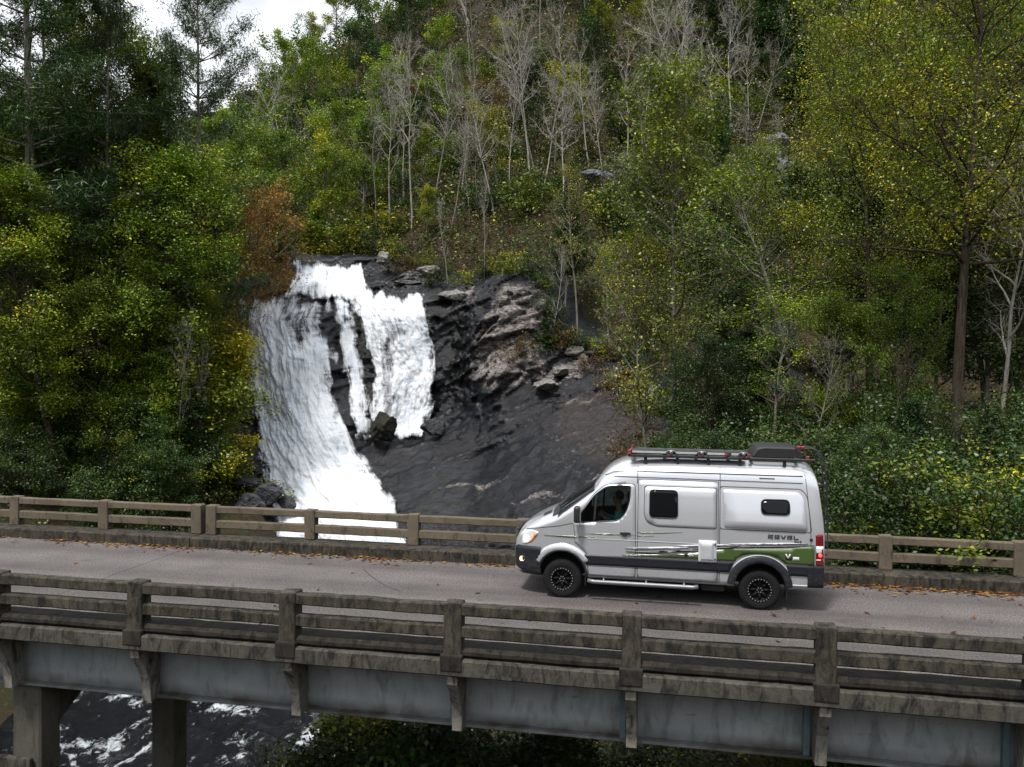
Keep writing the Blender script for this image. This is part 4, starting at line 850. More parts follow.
SHR = [ # px, Y, top, leaf
 (12,28.3,402,'bush'),(52,28.5,425,'bush'),(92,28.3,440,'bush'),(128,28.7,425,'bush'),(165,28.8,440,'bush'),(28,29.1,370,'green'),(74,29.5,365,'bush'),(112,29.5,395,'green'),(150,29.8,395,'bush'),(165,30.5,430,'yellowgreen'),
 (20,30.1,330,'yellowgreen'),(62,30.5,335,'green'),(104,30.8,345,'bush'),(142,31.5,345,'green'),(150,32.5,370,'yellowgreen'),(180,34.1,395,'bush'),(190,36.1,370,'green'),(150,27.8,478,'bush'),(60,27.7,478,'bush'),(105,27.8,482,'bush'),(160,31.1,470,'bush'),(10,27.8,470,'bush'),
 (205,36.1,440,'yellow'),(200,36.0,330,'yellow'),
 (848,5.0,472,'bush'),(884,5.5,455,'bush'),(925,5.2,462,'bush'),(962,5.5,452,'bush'),(1000,5.0,458,'bush'),(1030,6.0,440,'bush'),(860,8.0,425,'bush'),(940,8.0,430,'bush'),(1018,8.5,405,'bush'),(830,9.0,440,'bush'),(980,7.0,440,'yellow'),
 (700,13.0,428,'bush'),(735,15.0,425,'bush'),(765,15.0,415,'bush'),(800,13.0,420,'bush'),(832,14.0,395,'bush'),(690,19.0,432,'bush'),(870,13.0,385,'bush'),(960,13.0,395,'bush'),(775,21.0,360,'bush'),(820,20.0,340,'bush'),(715,24.0,360,'bush'),(700,31.0,390,'bush'),(1020,15.0,360,'bush'),(890,18.0,350,'bush')]
def ordinal(i, n, d='from the left'):
    w = ['first', 'second', 'third', 'fourth', 'fifth', 'sixth', 'seventh', 'eighth', 'ninth', 'tenth', 'eleventh', 'twelfth', 'thirteenth', 'fourteenth', 'fifteenth', 'sixteenth', 'seventeenth', 'eighteenth', 'nineteenth', 'twentieth']
    if n == 1: return 'the only one'
    if i == 0: return 'leftmost'
    if i == n-1: return 'rightmost'
    if i >= len(w): return '%dth from the left' % (i+1)
    return w[i]+' from the left'
TODO = []
cn = {'bush': 'dark green leafy', 'green': 'bright green leafy', 'yellowgreen': 'yellow green', 'yellow': 'yellow leaved', 'orange': 'orange leaved', 'dark': 'dark green', 'russet': 'russet'}
for k, (px, Y, top, lf) in enumerate(SHR):
    o = plant('bush%d' % (k % 3), px, Y, top, None, 'shrub', 'leafy_shrub', None, lf, None, 1.15)
    side = 'left bank' if px < 240 else 'right bank'
    row = 'low, just over the far railing' if top > 420 else 'halfway up the bank' if top > 365 else 'high on the bank'
    TODO.append((('shrub', lf, side, row), px, o, '%s bush, %s, %s' % (cn[lf], side, row), 'shrubs on the '+side))
# shrubs under and beside the near side of the bridge
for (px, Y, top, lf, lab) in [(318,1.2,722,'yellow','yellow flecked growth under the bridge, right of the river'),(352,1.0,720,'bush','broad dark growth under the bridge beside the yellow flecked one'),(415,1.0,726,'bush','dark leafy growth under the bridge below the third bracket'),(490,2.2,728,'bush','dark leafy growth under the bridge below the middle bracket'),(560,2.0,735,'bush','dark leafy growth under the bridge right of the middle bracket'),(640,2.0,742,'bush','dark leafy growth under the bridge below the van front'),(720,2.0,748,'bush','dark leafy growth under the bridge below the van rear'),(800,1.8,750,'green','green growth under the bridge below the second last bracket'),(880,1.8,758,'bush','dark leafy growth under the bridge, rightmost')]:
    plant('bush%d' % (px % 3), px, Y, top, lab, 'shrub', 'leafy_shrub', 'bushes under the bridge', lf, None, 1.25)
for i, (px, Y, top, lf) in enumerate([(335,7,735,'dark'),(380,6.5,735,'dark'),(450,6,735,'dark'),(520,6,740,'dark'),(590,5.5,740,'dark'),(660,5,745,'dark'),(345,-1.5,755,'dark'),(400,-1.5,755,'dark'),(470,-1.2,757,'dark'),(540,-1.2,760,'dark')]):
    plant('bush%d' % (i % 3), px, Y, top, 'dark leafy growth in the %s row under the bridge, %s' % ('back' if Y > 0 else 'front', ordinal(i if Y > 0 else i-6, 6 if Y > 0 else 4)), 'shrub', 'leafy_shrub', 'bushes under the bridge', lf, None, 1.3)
x = at(5, 690, -4.9)[0]
o = plant('bush0', 5, -4.9, 690, 'small bush sprouting beside the pier at the bottom left corner', 'shrub', 'leafy_shrub', 'bushes under the bridge', 'green', None, .9, hgt=1.5); o.location = (-9.72, -4.5, -2.35); o.scale = (.42, .42, .5)
# woods that go on beyond the picture's edges
for side, lo, hi in (('left', -260, -45), ('right', 1065, 1300)):
    lst = []
    for k in range(15):
        px = lo+(hi-lo)*(k+rng.uniform(0, 1))/15; Y = rng.uniform(20, 46) if side == 'right' else rng.uniform(30, 48)
        key = ['near_broad0', 'mid_broad1', 'near_broad2', 'pine1', 'mid_broad2'][k % 5]; lst.append((px, plant(key, px, Y, 0, None, 'tree', 'pine_tree' if key == 'pine1' else 'leafy_tree', None, None if key == 'pine1' else ['green', 'yellowgreen', 'yellow', 'dark'][k % 4], None, .95, hgt=rng.uniform(10, 14) if key != 'pine1' else 20)))
    for i, (px, o) in enumerate(lst): tag(o, 'tree in the woods past the %s edge of the picture, %s' % (side, ordinal(i, len(lst))), None, 'woods beyond the picture edges')
for k, (px, Y, top) in enumerate([(4, 25, 446), (30, 26, 452), (-25, 25, 440)]):
    plant('bush%d' % k, px, Y, top, 'dark low bush over the far railing at the left edge, ' + ordinal([1, 2, 0][k], 3), 'shrub', 'leafy_shrub', 'bushes at the left end of the railing', 'bush', None, 1.3)
# the wooded hillside: rows of trees that thin out with distance
def zone(px, py):
    r = rng.random()
    if px < 265: return [('far_broad', 'green'), ('far_broad', 'dark'), ('far_broad', 'yellowgreen'), ('far_pine', None)][int(r*4)]
    if px < 455:
        if py < 110: return ('far_broad', 'dark') if r < .35 else ('far_broad', 'green') if r < .62 else ('far_broad', 'yellowgreen') if r < .82 else ('far_broad', 'yellow') if r < .92 else ('far_bare', None)
        return ('far_broad', 'green') if r < .35 else ('far_broad', 'yellowgreen') if r < .6 else ('far_broad', 'dark') if r < .8 else ('far_bare', None)
    if px < 690 and px > 395 and py > 70:
        return ('far_bare', None) if r < .66 else ('far_broad', 'yellow') if r < .76 else ('far_broad', 'dark') if r < .9 else ('far_broad', 'russet')
    if px < 640:
        if py < 70: return ('far_broad', 'yellow') if r < .25 else ('far_broad', 'yellowgreen') if r < .4 else ('far_broad', 'dark') if r < .58 else ('far_broad', 'russet') if r < .68 else ('far_bare', None)
        return ('far_bare', None) if r < .55 else ('far_broad', 'yellow') if r < .70 else ('far_broad', 'dark') if r < .85 else ('far_pine', None) if r < .92 else ('far_broad', 'russet')
    if px < 840:
        if py < 60: return ('far_pine', None) if r < .35 else ('far_broad', 'dark') if r < .55 else ('far_broad', 'yellowgreen') if r < .75 else ('far_bare', None)
        return ('far_bare', None) if r < .55 else ('far_broad', 'yellow') if r < .75 else ('far_broad', 'dark') if r < .9 else ('far_pine', None)
    return ('far_broad', 'dark') if r < .4 else ('far_broad', 'green') if r < .65 else ('far_broad', 'yellowgreen') if r < .85 else ('far_pine', None)
for Y, hh, stp in ((62, 9, 40), (72, 12, 42), (83, 13, 40), (95, 14, 38), (108, 15, 36), (123, 15, 34), (140, 16, 33)):
    D = Y+16; px = -20+rng.uniform(0, stp)
    while px < 1050:
        y = Y+rng.uniform(-4, 4); xx = at(px, 400, y)[0]; z = ground(xx, y); py = pix((xx, y, z))[1]; top = py-hh/D*FOC
        skip = (700 < px < 800 and 62 <= Y < 75) or (Y == 62 and 280 < px < 540) or (px > 860 and Y > 100) or (px < 150 and Y > 110) or top < -260 or py < -40 or (560 < px < 640 and Y < 75)
        if not skip:
            kd, lf = zone(px, (py+top)/2); kk = kd+str(rng.integers(0, 2 if kd == 'far_pine' else 4)); h_ = hh*rng.uniform(.75, 1.2)*(1.4 if kd == 'far_bare' else .7 if 395 < px < 690 and py < 330 and Y < 110 else 1)
            if px < 265: h_ *= .8
            sky_row = np.interp(px, [100, 230, 280, 310, 345, 400], [115, 95, 52, 14, -30, -300])
            while h_ > 2 and pix((xx, y, z+h_))[1] < sky_row: h_ *= .9
            if h_ < 4: px += stp*.5; continue
            o = plant(kk, px, y, 0, None, 'tree', {'far_broad': 'leafy_tree', 'far_bare': 'bare_tree', 'far_pine': 'pine_tree'}[kd], None, lf, None, .68 if kd == 'far_bare' else 1.0, hgt=h_)
            if kd == 'far_bare': o.rotation_euler = (rng.normal(0, .05), rng.normal(0, .06), rng.uniform(0, 6.28))
            zr = 'left shoulder' if px < 265 else 'slope above the waterfall' if px < 455 else 'middle hillside' if px < 640 else 'slope right of centre' if px < 840 else 'far right hillside'
            rw = {62: 'lowest', 72: 'second', 83: 'third', 95: 'fourth', 108: 'fifth', 123: 'sixth', 140: 'topmost'}[Y]
            kn = {'far_bare': 'bare grey tree', 'far_pine': 'dark pine'}.get(kd) or cn[lf]+' tree'
            TODO.append(((kn, zr, rw), px, o, '%s, %s row, %s' % (kn, rw, zr), 'trees on the hillside'))
        px += stp*.86*rng.uniform(.6, 1.35)*(1.5 if px < 265 or px > 860 else 1)
# bushes rooted on the rock bowl's rim and ledges
RIM = [(196,300,'orange'),(208,294,'yellow'),(222,286,'green'),(192,332,'orange'),(202,320,'yellow'),(186,360,'yellow'),(198,374,'green'),(186,395,'yellow'),(196,415,'green'),(192,440,'yellow'),(204,462,'yellowgreen'),(198,480,'green'),(208,500,'bush'),(222,522,'yellow'),(212,535,'bush'),(262,272,'dark'),(280,262,'dark'),(250,282,'orange'),
 (372,252,'dark'),(392,258,'yellow'),(408,262,'dark'),(425,266,'green'),(440,276,'dark'),(468,284,'yellow'),(485,276,'dark'),(500,270,'russet'),(515,272,'yellow'),(530,276,'dark'),(546,286,'green'),(548,310,'dark'),(554,330,'dark'),(556,352,'russet'),(566,348,'green'),(585,346,'dark'),(602,352,'yellow'),(618,360,'russet'),(632,366,'dark'),(645,378,'yellow'),(640,400,'russet'),(655,415,'green'),(648,440,'russet'),(662,462,'green'),(640,470,'russet'),(520,360,'russet'),(590,375,'russet'),(612,390,'russet'),(430,286,'dark'),(408,272,'russet')]
for k, (px, py, lf) in enumerate(RIM):
    o = plant('far_bush%d' % (k % 3), px, 0, 0, None, 'shrub', 'leafy_shrub', None, lf, None, 1.1, hgt=rng.uniform(1.3, 2.4), base=py)
    zr = 'left rim of the falls' if px < 300 else 'ledge above the right curtain' if px < 470 else 'top of the dark slab'
    TODO.append((('rim', lf, zr), px, o, '%s bush on the %s' % (cn[lf], zr), 'bushes on the rock rim'))
BT = [(388,64,60),(402,70,35),(432,68,55),(458,70,60),(468,62,120),(506,66,60),(538,68,50),(588,76,20),(602,70,60),(640,80,-5),(690,78,5),(722,80,10),(745,82,20)]
for k, (px, Y, top) in enumerate(BT):
    o = plant('far_bare%d' % (k*3 % 4), px, Y, top, None, 'tree', 'bare_tree', None, None, 'bark_pale', .62); o.rotation_euler = (rng.normal(0, .04), rng.normal(0, .05), rng.uniform(0, 6.28))
    zr = 'left of the small pine' if px < 560 else 'right of the small pine'; TODO.append((('bt', zr), px, o, 'slim pale bare trunk on the slope, %s' % zr, 'slim bare trees on the slope'))
# leafy bushes that fill the slope between the trunks
for k in range(95):
    px = rng.uniform(275, 850); Y = 58*math.exp(rng.uniform(0, 1)*math.log(135/58)); lf = ['dark', 'green', 'yellowgreen', 'yellow', 'russet'][int(rng.choice(5, p=[.36, .2, .16, .18, .10]))]
    if 735 < px < 800 and Y < 70: continue
    if Y < 64 and px < 560 and rng.random() < .3: continue
    o = plant('far_bush%d' % (k % 3), px, Y, 0, None, 'shrub', 'leafy_shrub', None, lf, None, 1.25, hgt=rng.uniform(2.2, 4.5))
    zr = 'above the waterfall' if px < 430 else 'middle hillside' if px < 640 else 'right of centre'
    rw = 'low on the slope' if Y < 68 else 'lower middle' if Y < 82 else 'upper middle' if Y < 102 else 'high on the slope'
    TODO.append((('hb', lf, zr, rw), px, o, '%s bush %s, %s' % (cn[lf], rw, zr), 'bushes on the hillside'))
# low bare brush on the slope right of centre, each its own shrub
for k in range(46):
    px = rng.uniform(575, 825); Y = rng.uniform(60, 92)
    if 735 < px < 800 and Y < 70: continue
    o = plant('far_bare%d' % (k % 4), px, Y, 0, None, 'shrub', 'bare_shrub', None, None, None, 1.7, hgt=rng.uniform(3.0, 5.5))
    zr = 'left of the grey cliff' if px < 735 else 'above the grey cliff'
    rw = 'low' if Y < 70 else 'midway' if Y < 80 else 'high'
    TODO.append((('brush', zr, rw), px, o, 'bare twiggy bush, %s, %s' % (rw, zr), 'bare bushes on the slope'))
from collections import defaultdict
gd = defaultdict(list)
for key, px, o, lab, gr in TODO: gd[key].append((px, o, lab, gr))
for key, l in gd.items():
    l.sort(key=lambda q: q[0])
    for i, (px, o, lab, gr) in enumerate(l):
        od = ordinal(i, len(l)); tag(o, (lab+', '+od) if len(l) > 1 else lab, None, gr)
# undergrowth: leafy ground cover nobody could count
def undergrowth(n_cl, per):
    px = rng.uniform(-260, 1290, n_cl); Y = 4.6*np.exp(rng.uniform(0, 1, n_cl)**.8*math.log(150/4.6)); q = n_cl//2; px[:q] = rng.uniform(230, 880, q); Y[:q] = 52*np.exp(rng.uniform(0, 1, q)*math.log(150/52))
    d = fw[None]+rt[None]*((px-W/2)/FOC)[:, None]; X = CAM[0]+d[:, 0]/d[:, 1]*(Y-CAM[1])
    q = n_cl//9; X[-q:] = rng.uniform(-5, 13, q); Y[-q:] = rng.uniform(-2.5, 7, q)
    Z = TT(np.column_stack([X, Y])); d3 = np.column_stack([X, Y, Z])-CAM; zz = d3@fw; u = W/2+FOC*(d3@rt)/zz; v = H/2-FOC*(d3@up)/zz
    ok = ~((polydist(u, v, rockpoly) > 4) & (Y > 24) & (Y < 58)) & (Z > -9.3) & ~((X > -16) & (X < -3) & (Y < 40) & (Z < -6))
    ok &= ~((u > 735) & (u < 800) & (Y > 58) & (Y < 68))
    X, Y, Z = X[ok], Y[ok], Z[ok]; n = len(X); D = np.hypot(X-CAM[0], Y-CAM[1]); sz = .06+.0024*D
    hh = rng.uniform(0, 1, n)**1.5*(.3+.02*D)
    N = n*per; c = np.repeat(np.column_stack([X, Y, Z+.1+hh]), per, 0)+rng.normal(0, 1, (N, 3))*np.repeat(sz*1.7, per)[:, None]*np.array([1, 1, .6])
    nr = rng.normal(0, 1, (N, 3)); nr[:, 2] = np.abs(nr[:, 2])+.5; nr /= np.linalg.norm(nr, axis=1)[:, None]; t = np.cross(nr, rng.normal(0, 1, (N, 3))); t /= np.linalg.norm(t, axis=1)[:, None]; b = np.cross(nr, t)
    s = (np.repeat(sz, per)*rng.uniform(.6, 1.3, N))[:, None]
    V = np.stack([c-t*s*.5, c-b*s*.3, c+t*s*.5, c+b*s*.3], 1).reshape(-1, 3); F = np.arange(4*N).reshape(-1, 4)
    tint = np.clip(np.repeat(rng.normal(.4, .2, n), per)+rng.normal(0, .15, N), 0, 1)
    return V, F, np.repeat(tint, 4)
for lf, n_, lab in (('dark', 26000, 'low dark green undergrowth covering the wooded slopes'), ('yellow', 4000, 'yellowing undergrowth and seedlings on the wooded slopes'), ('russet', 13000, 'russet brown brush and leaf litter on the wooded slopes')):
    V, F, t = undergrowth(n_, 9); tag(link('undergrowth', fast_mesh('undergrowth', V, F, L[lf], False, {'tint': t})), lab, 'undergrowth', kind='stuff')
# moss-free brown leaf litter on the rock: leaves lying on the slab right of the falls
n = 1500; P = rock_hit(rng.uniform(530, 690, n), rng.uniform(372, 520, n)); 
P[:, 1] -= .35+rng.uniform(0, .5, n)
# ================================================================== THE VAN (x: front axle 0, rear axle 3.665, front towards -x; near side y = 0)
def paint(name, c, rough, metal, coat):
    t = NT(name, 0.5 if metal > 0 or coat > .3 else 0.18); n = t.noise(t.co(), 2.0, 4); d = t.noise(t.co((1, 1, 2)), 9, 5, 0.7)
    cc = t.ramp(n, [(0.3, tuple(x*.96 for x in c)), (0.7, c)]); z = t.new('ShaderNodeSeparateXYZ'); t.l.new(t.co(), z.inputs[0])
    grime = t.math('MULTIPLY', t.val(z.outputs[2], 0.35, 0.85, 0.3, 0.0), t.val(d, 0.4, 0.65)); cc = t.mix(grime, cc, (0.16, 0.14, 0.12))
    t.set(color=cc, rough=rough, metal=metal, coat=coat); t.p.inputs['Coat Roughness'].default_value = 0.08; return t.mat
V_ = {
 'silver': paint('silver_paint', (0.53, 0.545, 0.575), 0.28, 0.55, 0.9),
 'dark': paint('charcoal_cladding', (0.011, 0.013, 0.018), 0.5, 0.0, 0.1),
 'blackp': plain('black_plastic', (0.012, 0.012, 0.013), 0.5), 'rub': plain('tyre_rubber', (0.009, 0.009, 0.0095), 0.9, spec=.2, bump=.3),
 'seam': plain('dark_seam', (0.05, 0.052, 0.056), 0.7), 'rim': plain('black_rim_paint', (0.006, 0.006, 0.007), 0.6, 0.0, spec=.12), 'bolt': plain('silver_bolt', (0.55, 0.55, 0.56), 0.35, 0.8),
 'green': paint('green_graphic', (0.042, 0.078, 0.016), 0.4, 0.0, 0.4), 'swoosh': plain('black_graphic', (0.02, 0.022, 0.024), 0.4), 'white': plain('white_graphic', (0.44, 0.45, 0.465), 0.4, var=.03),
 'alu': plain('brushed_aluminium', (0.17, 0.175, 0.19), 0.45, 0.6), 'red': plain('red_anodised_bracket', (0.28, 0.012, 0.02), 0.4), 'tail': plain('red_lens', (0.14, 0.006, 0.008), 0.25, coat=.5), 'clear': plain('clear_lens', (0.55, 0.56, 0.58), 0.15, coat=.6),
 'amber': plain('amber_lens', (0.55, 0.20, 0.04), 0.2, coat=.6), 'well': plain('dark_wheel_well', (0.008, 0.008, 0.008), 0.9), 'cab': plain('dark_cab_trim', (0.02, 0.021, 0.023), 0.8), 'grey': plain('light_grey_panel', (0.33, 0.345, 0.36), 0.5),
}
def glassm(name, c, rough, tr):
    t = NT(name, 0.5); t.n.remove(t.p); g = t.new('ShaderNodeBsdfGlossy'); g.inputs['Roughness'].default_value = rough; g.inputs['Color'].default_value = (.9, .95, 1, 1)
    b = t.new('ShaderNodeBsdfTransparent'); b.inputs['Color'].default_value = (*c, 1); d = t.new('ShaderNodeBsdfDiffuse'); d.inputs['Color'].default_value = (0.006, 0.007, 0.008, 1)
    m0 = t.new('ShaderNodeMixShader'); m0.inputs[0].default_value = tr; t.l.new(d.outputs[0], m0.inputs[1]); t.l.new(b.outputs[0], m0.inputs[2])
    fr = t.new('ShaderNodeFresnel'); fr.inputs[0].default_value = 1.28; m = t.new('ShaderNodeMixShader'); t.l.new(fr.outputs[0], m.inputs[0]); t.l.new(m0.outputs[0], m.inputs[1]); t.l.new(g.outputs[0], m.inputs[2]); t.l.new(m.outputs[0], t.out.inputs['Surface']); return t.mat
V_['tint'] = glassm('black_tinted_glass', (.05, .05, .06), .04, .15); V_['glass'] = glassm('green_tinted_glass', (.50, .60, .57), .03, .9); V_['wind'] = glassm('windscreen_glass', (.6, .7, .66), .03, .6)
def emis(name, c, e):
    t = NT(name); t.set(color=c, emit=c, estr=e, rough=.3); return t.mat
V_['lamp'] = emis('lit_headlamp', (1.0, 0.80, 0.55), 1.6); V_['brake'] = emis('lit_brake_lamp', (1.0, 0.05, 0.03), 2.2); V_['fog'] = emis('lit_fog_lamp', (1.0, 0.72, 0.40), 1.2)
VAN = empty('camper_van', (0, 0, 0), 'silver high roof camper van with green side stripes driving left across the bridge', 'van')
I = lambda x, xs, ys: float(np.interp(x, xs, ys))
Wz = ([.40, .55, .70, .95, 1.2, 1.5, 1.8, 2.1, 2.4, 2.6, 2.75], [.955, .975, .985, .995, .99, .975, .945, .905, .86, .83, .80])
Zt = ([-.985, -.975, -.95, -.9, -.84, -.75, -.6, -.45, -.3, -.18, -.10, 0, .2, .4, .58, .64, .70, .78, .9, 1.05, 1.2, 1.45, 2, 4.3, 4.5, 4.6, 4.7, 4.78, 4.8], [.86, 1.0, 1.12, 1.22, 1.30, 1.37, 1.46, 1.54, 1.61, 1.665, 1.71, 1.785, 1.93, 2.075, 2.21, 2.29, 2.38, 2.47, 2.56, 2.635, 2.68, 2.72, 2.745, 2.745, 2.73, 2.70, 2.66, 2.60, 2.56])
Gx = ([-.985, -.975, -.95, -.9, -.84, -.75, -.6, -.45, -.25, 0, .5, 4.5, 4.65, 4.75, 4.79, 4.8], [.62, .68, .735, .79, .835, .875, .915, .94, .96, .975, 1, 1, .995, .98, .95, .92])
Rr = ([-1, -.6, -.1, .3, .6, .8, 1.2, 4.8], [.16, .22, .26, .30, .30, .36, .40, .40])
def half(x, z):
    zt = I(x, *Zt); r = I(x, *Rr); w = I(z, *Wz)*I(x, *Gx); t = (z-(zt-r))/r
    if t > 0: w *= max(0, 1-min(t, 1)**2.7)**(1/2.7)
    return w
def lean(x, z): return x-max(0, z-1.35)**1.35*.115*max(0, min(1, (x-3.9)/.9))
xs = np.unique(np.concatenate([Zt[0], Gx[0], np.arange(-.9, 1.4, .06), np.arange(1.4, 4.6, .15)]))
ringn = None; V = []; 
for x in xs:
    zt = I(x, *Zt); r = I(x, *Rr); zb = .42 if x > -.5 else .44; zs = list(np.linspace(zb, zt-r, 22))+[zt-r+r*math.sin(a)**1.0 for a in np.linspace(0, math.pi/2, 14)[1:]]
    near_ = [(lean(x, z), 1-half(x, z), z) for z in zs]; far_ = [(lean(x, z), 1+half(x, z), z) for z in reversed(zs[:-1])]
    V += near_+far_; ringn = len(near_)+len(far_)
F = [(i*ringn+k, i*ringn+(k+1) % ringn, (i+1)*ringn+(k+1) % ringn, (i+1)*ringn+k) for i in range(len(xs)-1) for k in range(ringn)]
F += [tuple(range(ringn))[::-1], tuple((len(xs)-1)*ringn+k for k in range(ringn))]
b = MB(); b.add(V, F, 0, True); body0 = b.mesh('body', [V_['silver'], V_['well']], True)
body = link('body', body0, VAN)
def cutter(mb):
    me = mb.mesh('cutter', [V_['silver'], V_['well']], True); o = link('cutter', me); md = body.modifiers.new('b', 'BOOLEAN'); md.operation = 'DIFFERENCE'; md.solver = 'EXACT'; md.object = o; return o
def rpoly(pts, r, n=5):
    out = []; k = len(pts); rr = r if isinstance(r, (list, tuple)) else [r]*k
    for i in range(k):
        p0 = np.array(pts[i-1], float); p1 = np.array(pts[i], float); p2 = np.array(pts[(i+1) % k], float)
        a = (p0-p1); b_ = (p2-p1); la = np.linalg.norm(a); lb = np.linalg.norm(b_); q = min(rr[i], la*.48, lb*.48); A = p1+a/la*q; B = p1+b_/lb*q
        for t in np.linspace(0, 1, n): out.append(tuple((1-t)**2*A+2*t*(1-t)*p1+t*t*B))
    return out
DWIN = rpoly([(.36, 1.475), (.335, 1.60), (.60, 1.985), (.84, 2.165), (1.27, 2.19), (1.27, 1.95), (1.20, 1.70), (1.06, 1.545)], [.05, .08, .1, .12, .07, .2, .2, .12])
cuts = []
for ax in (0, 3.665):
    for y in (-.1, 1.62):
        c = MB(); c.lathe([(.0, 0), (.455, 0), (.455, .48), (.0, .48)], 40, 'Y', (ax, y, .44), 1, False); cuts.append(cutter(c))
c = MB(); c.prism(DWIN, -.3, 2.3, 1); cuts.append(cutter(c))
c = MB(); c.box((.50, .16, .75), (1.36, 1.84, 2.08), 1); cuts.append(cutter(c))
dg = bpy.context.evaluated_depsgraph_get(); ev = body.evaluated_get(dg); me = bpy.data.meshes.new_from_object(ev); body.modifiers.clear(); body.data = me
for o in cuts: m_ = o.data; bpy.data.objects.remove(o); bpy.data.meshes.remove(m_)
bpy.data.meshes.remove(body0); me.name = 'body'
def dens(poly, st):
    out = []
    for i in range(len(poly)):
        a = np.array(poly[i], float); b_ = np.array(poly[(i+1) % len(poly)], float); n = max(1, int(np.linalg.norm(b_-a)/st))
        for k in range(n): out.append(tuple(a+(b_-a)*k/n))
    return out
def shell(poly, eps, side=-1, holes=(), step=.07, prof=None, skirt=True):
    """a thin skin that hugs the flank; poly in (x, z); eps = how proud it stands"""
    P = dens(poly, step); loops = [P]+[dens(h, step) for h in holes]; verts = []; edges = []
    for l in loops:
        b0 = len(verts); verts += [Vector(p) for p in l]; edges += [(b0+i, b0+(i+1) % len(l)) for i in range(len(l))]
    arr = np.array(P); lo = arr.min(0); hi = arr.max(0); G = np.array([(x, z) for x in np.arange(lo[0]+step/2, hi[0], step) for z in np.arange(lo[1]+step/2, hi[1], step)]).reshape(-1, 2)
    if len(G):
        ok = polydist(G[:, 0], G[:, 1], P) > step*.3
        for h in holes: ok &= polydist(G[:, 0], G[:, 1], h) < -step*.3
        verts += [Vector(p) for p in G[ok]]
    vv, ee, ff, *_ = delaunay_2d_cdt(verts, edges, [], 0, 1e-6)
    vv = np.array([v[:] for v in vv]); cen = np.array([vv[list(f)].mean(0) for f in ff]); ok = polydist(cen[:, 0], cen[:, 1], P) > 0
    for h in holes: ok &= ~inpoly(cen[:, 0], cen[:, 1], h)
    ff = [f for f, k in zip(ff, ok) if k]
    e = np.full(len(vv), eps) if prof is None else np.array([prof(x, z) for x, z in vv])
    V = [(lean(x, z), 1+side*(half(x, z)+q), z) for (x, z), q in zip(vv, e)]
    cnt = defaultdict(int)
    for f in ff:
        for i in range(3): cnt[tuple(sorted((f[i], f[(i+1) % 3])))] += 1
    if skirt:
        n = len(V); V += [(lean(x, z), 1+side*(half(x, z)-.004), z) for x, z in vv]
        ff = [tuple(f) for f in ff]+[(a, b_, b_+n, a+n) for (a, b_), k in cnt.items() if k == 1]
    m = MB(); m.add(V, ff, 0, True); return m
def skin(name, poly, eps, mat, parent=None, **kw):
    m = shell(poly, eps, **kw); return m.build(name, [V_[mat]], parent or VAN)
def arc(cx, cz, r, a0, a1, n=18, ry=None): return [(cx+r*math.cos(R(a)), cz+(ry or r)*math.sin(R(a))) for a in np.linspace(a0, a1, n)]
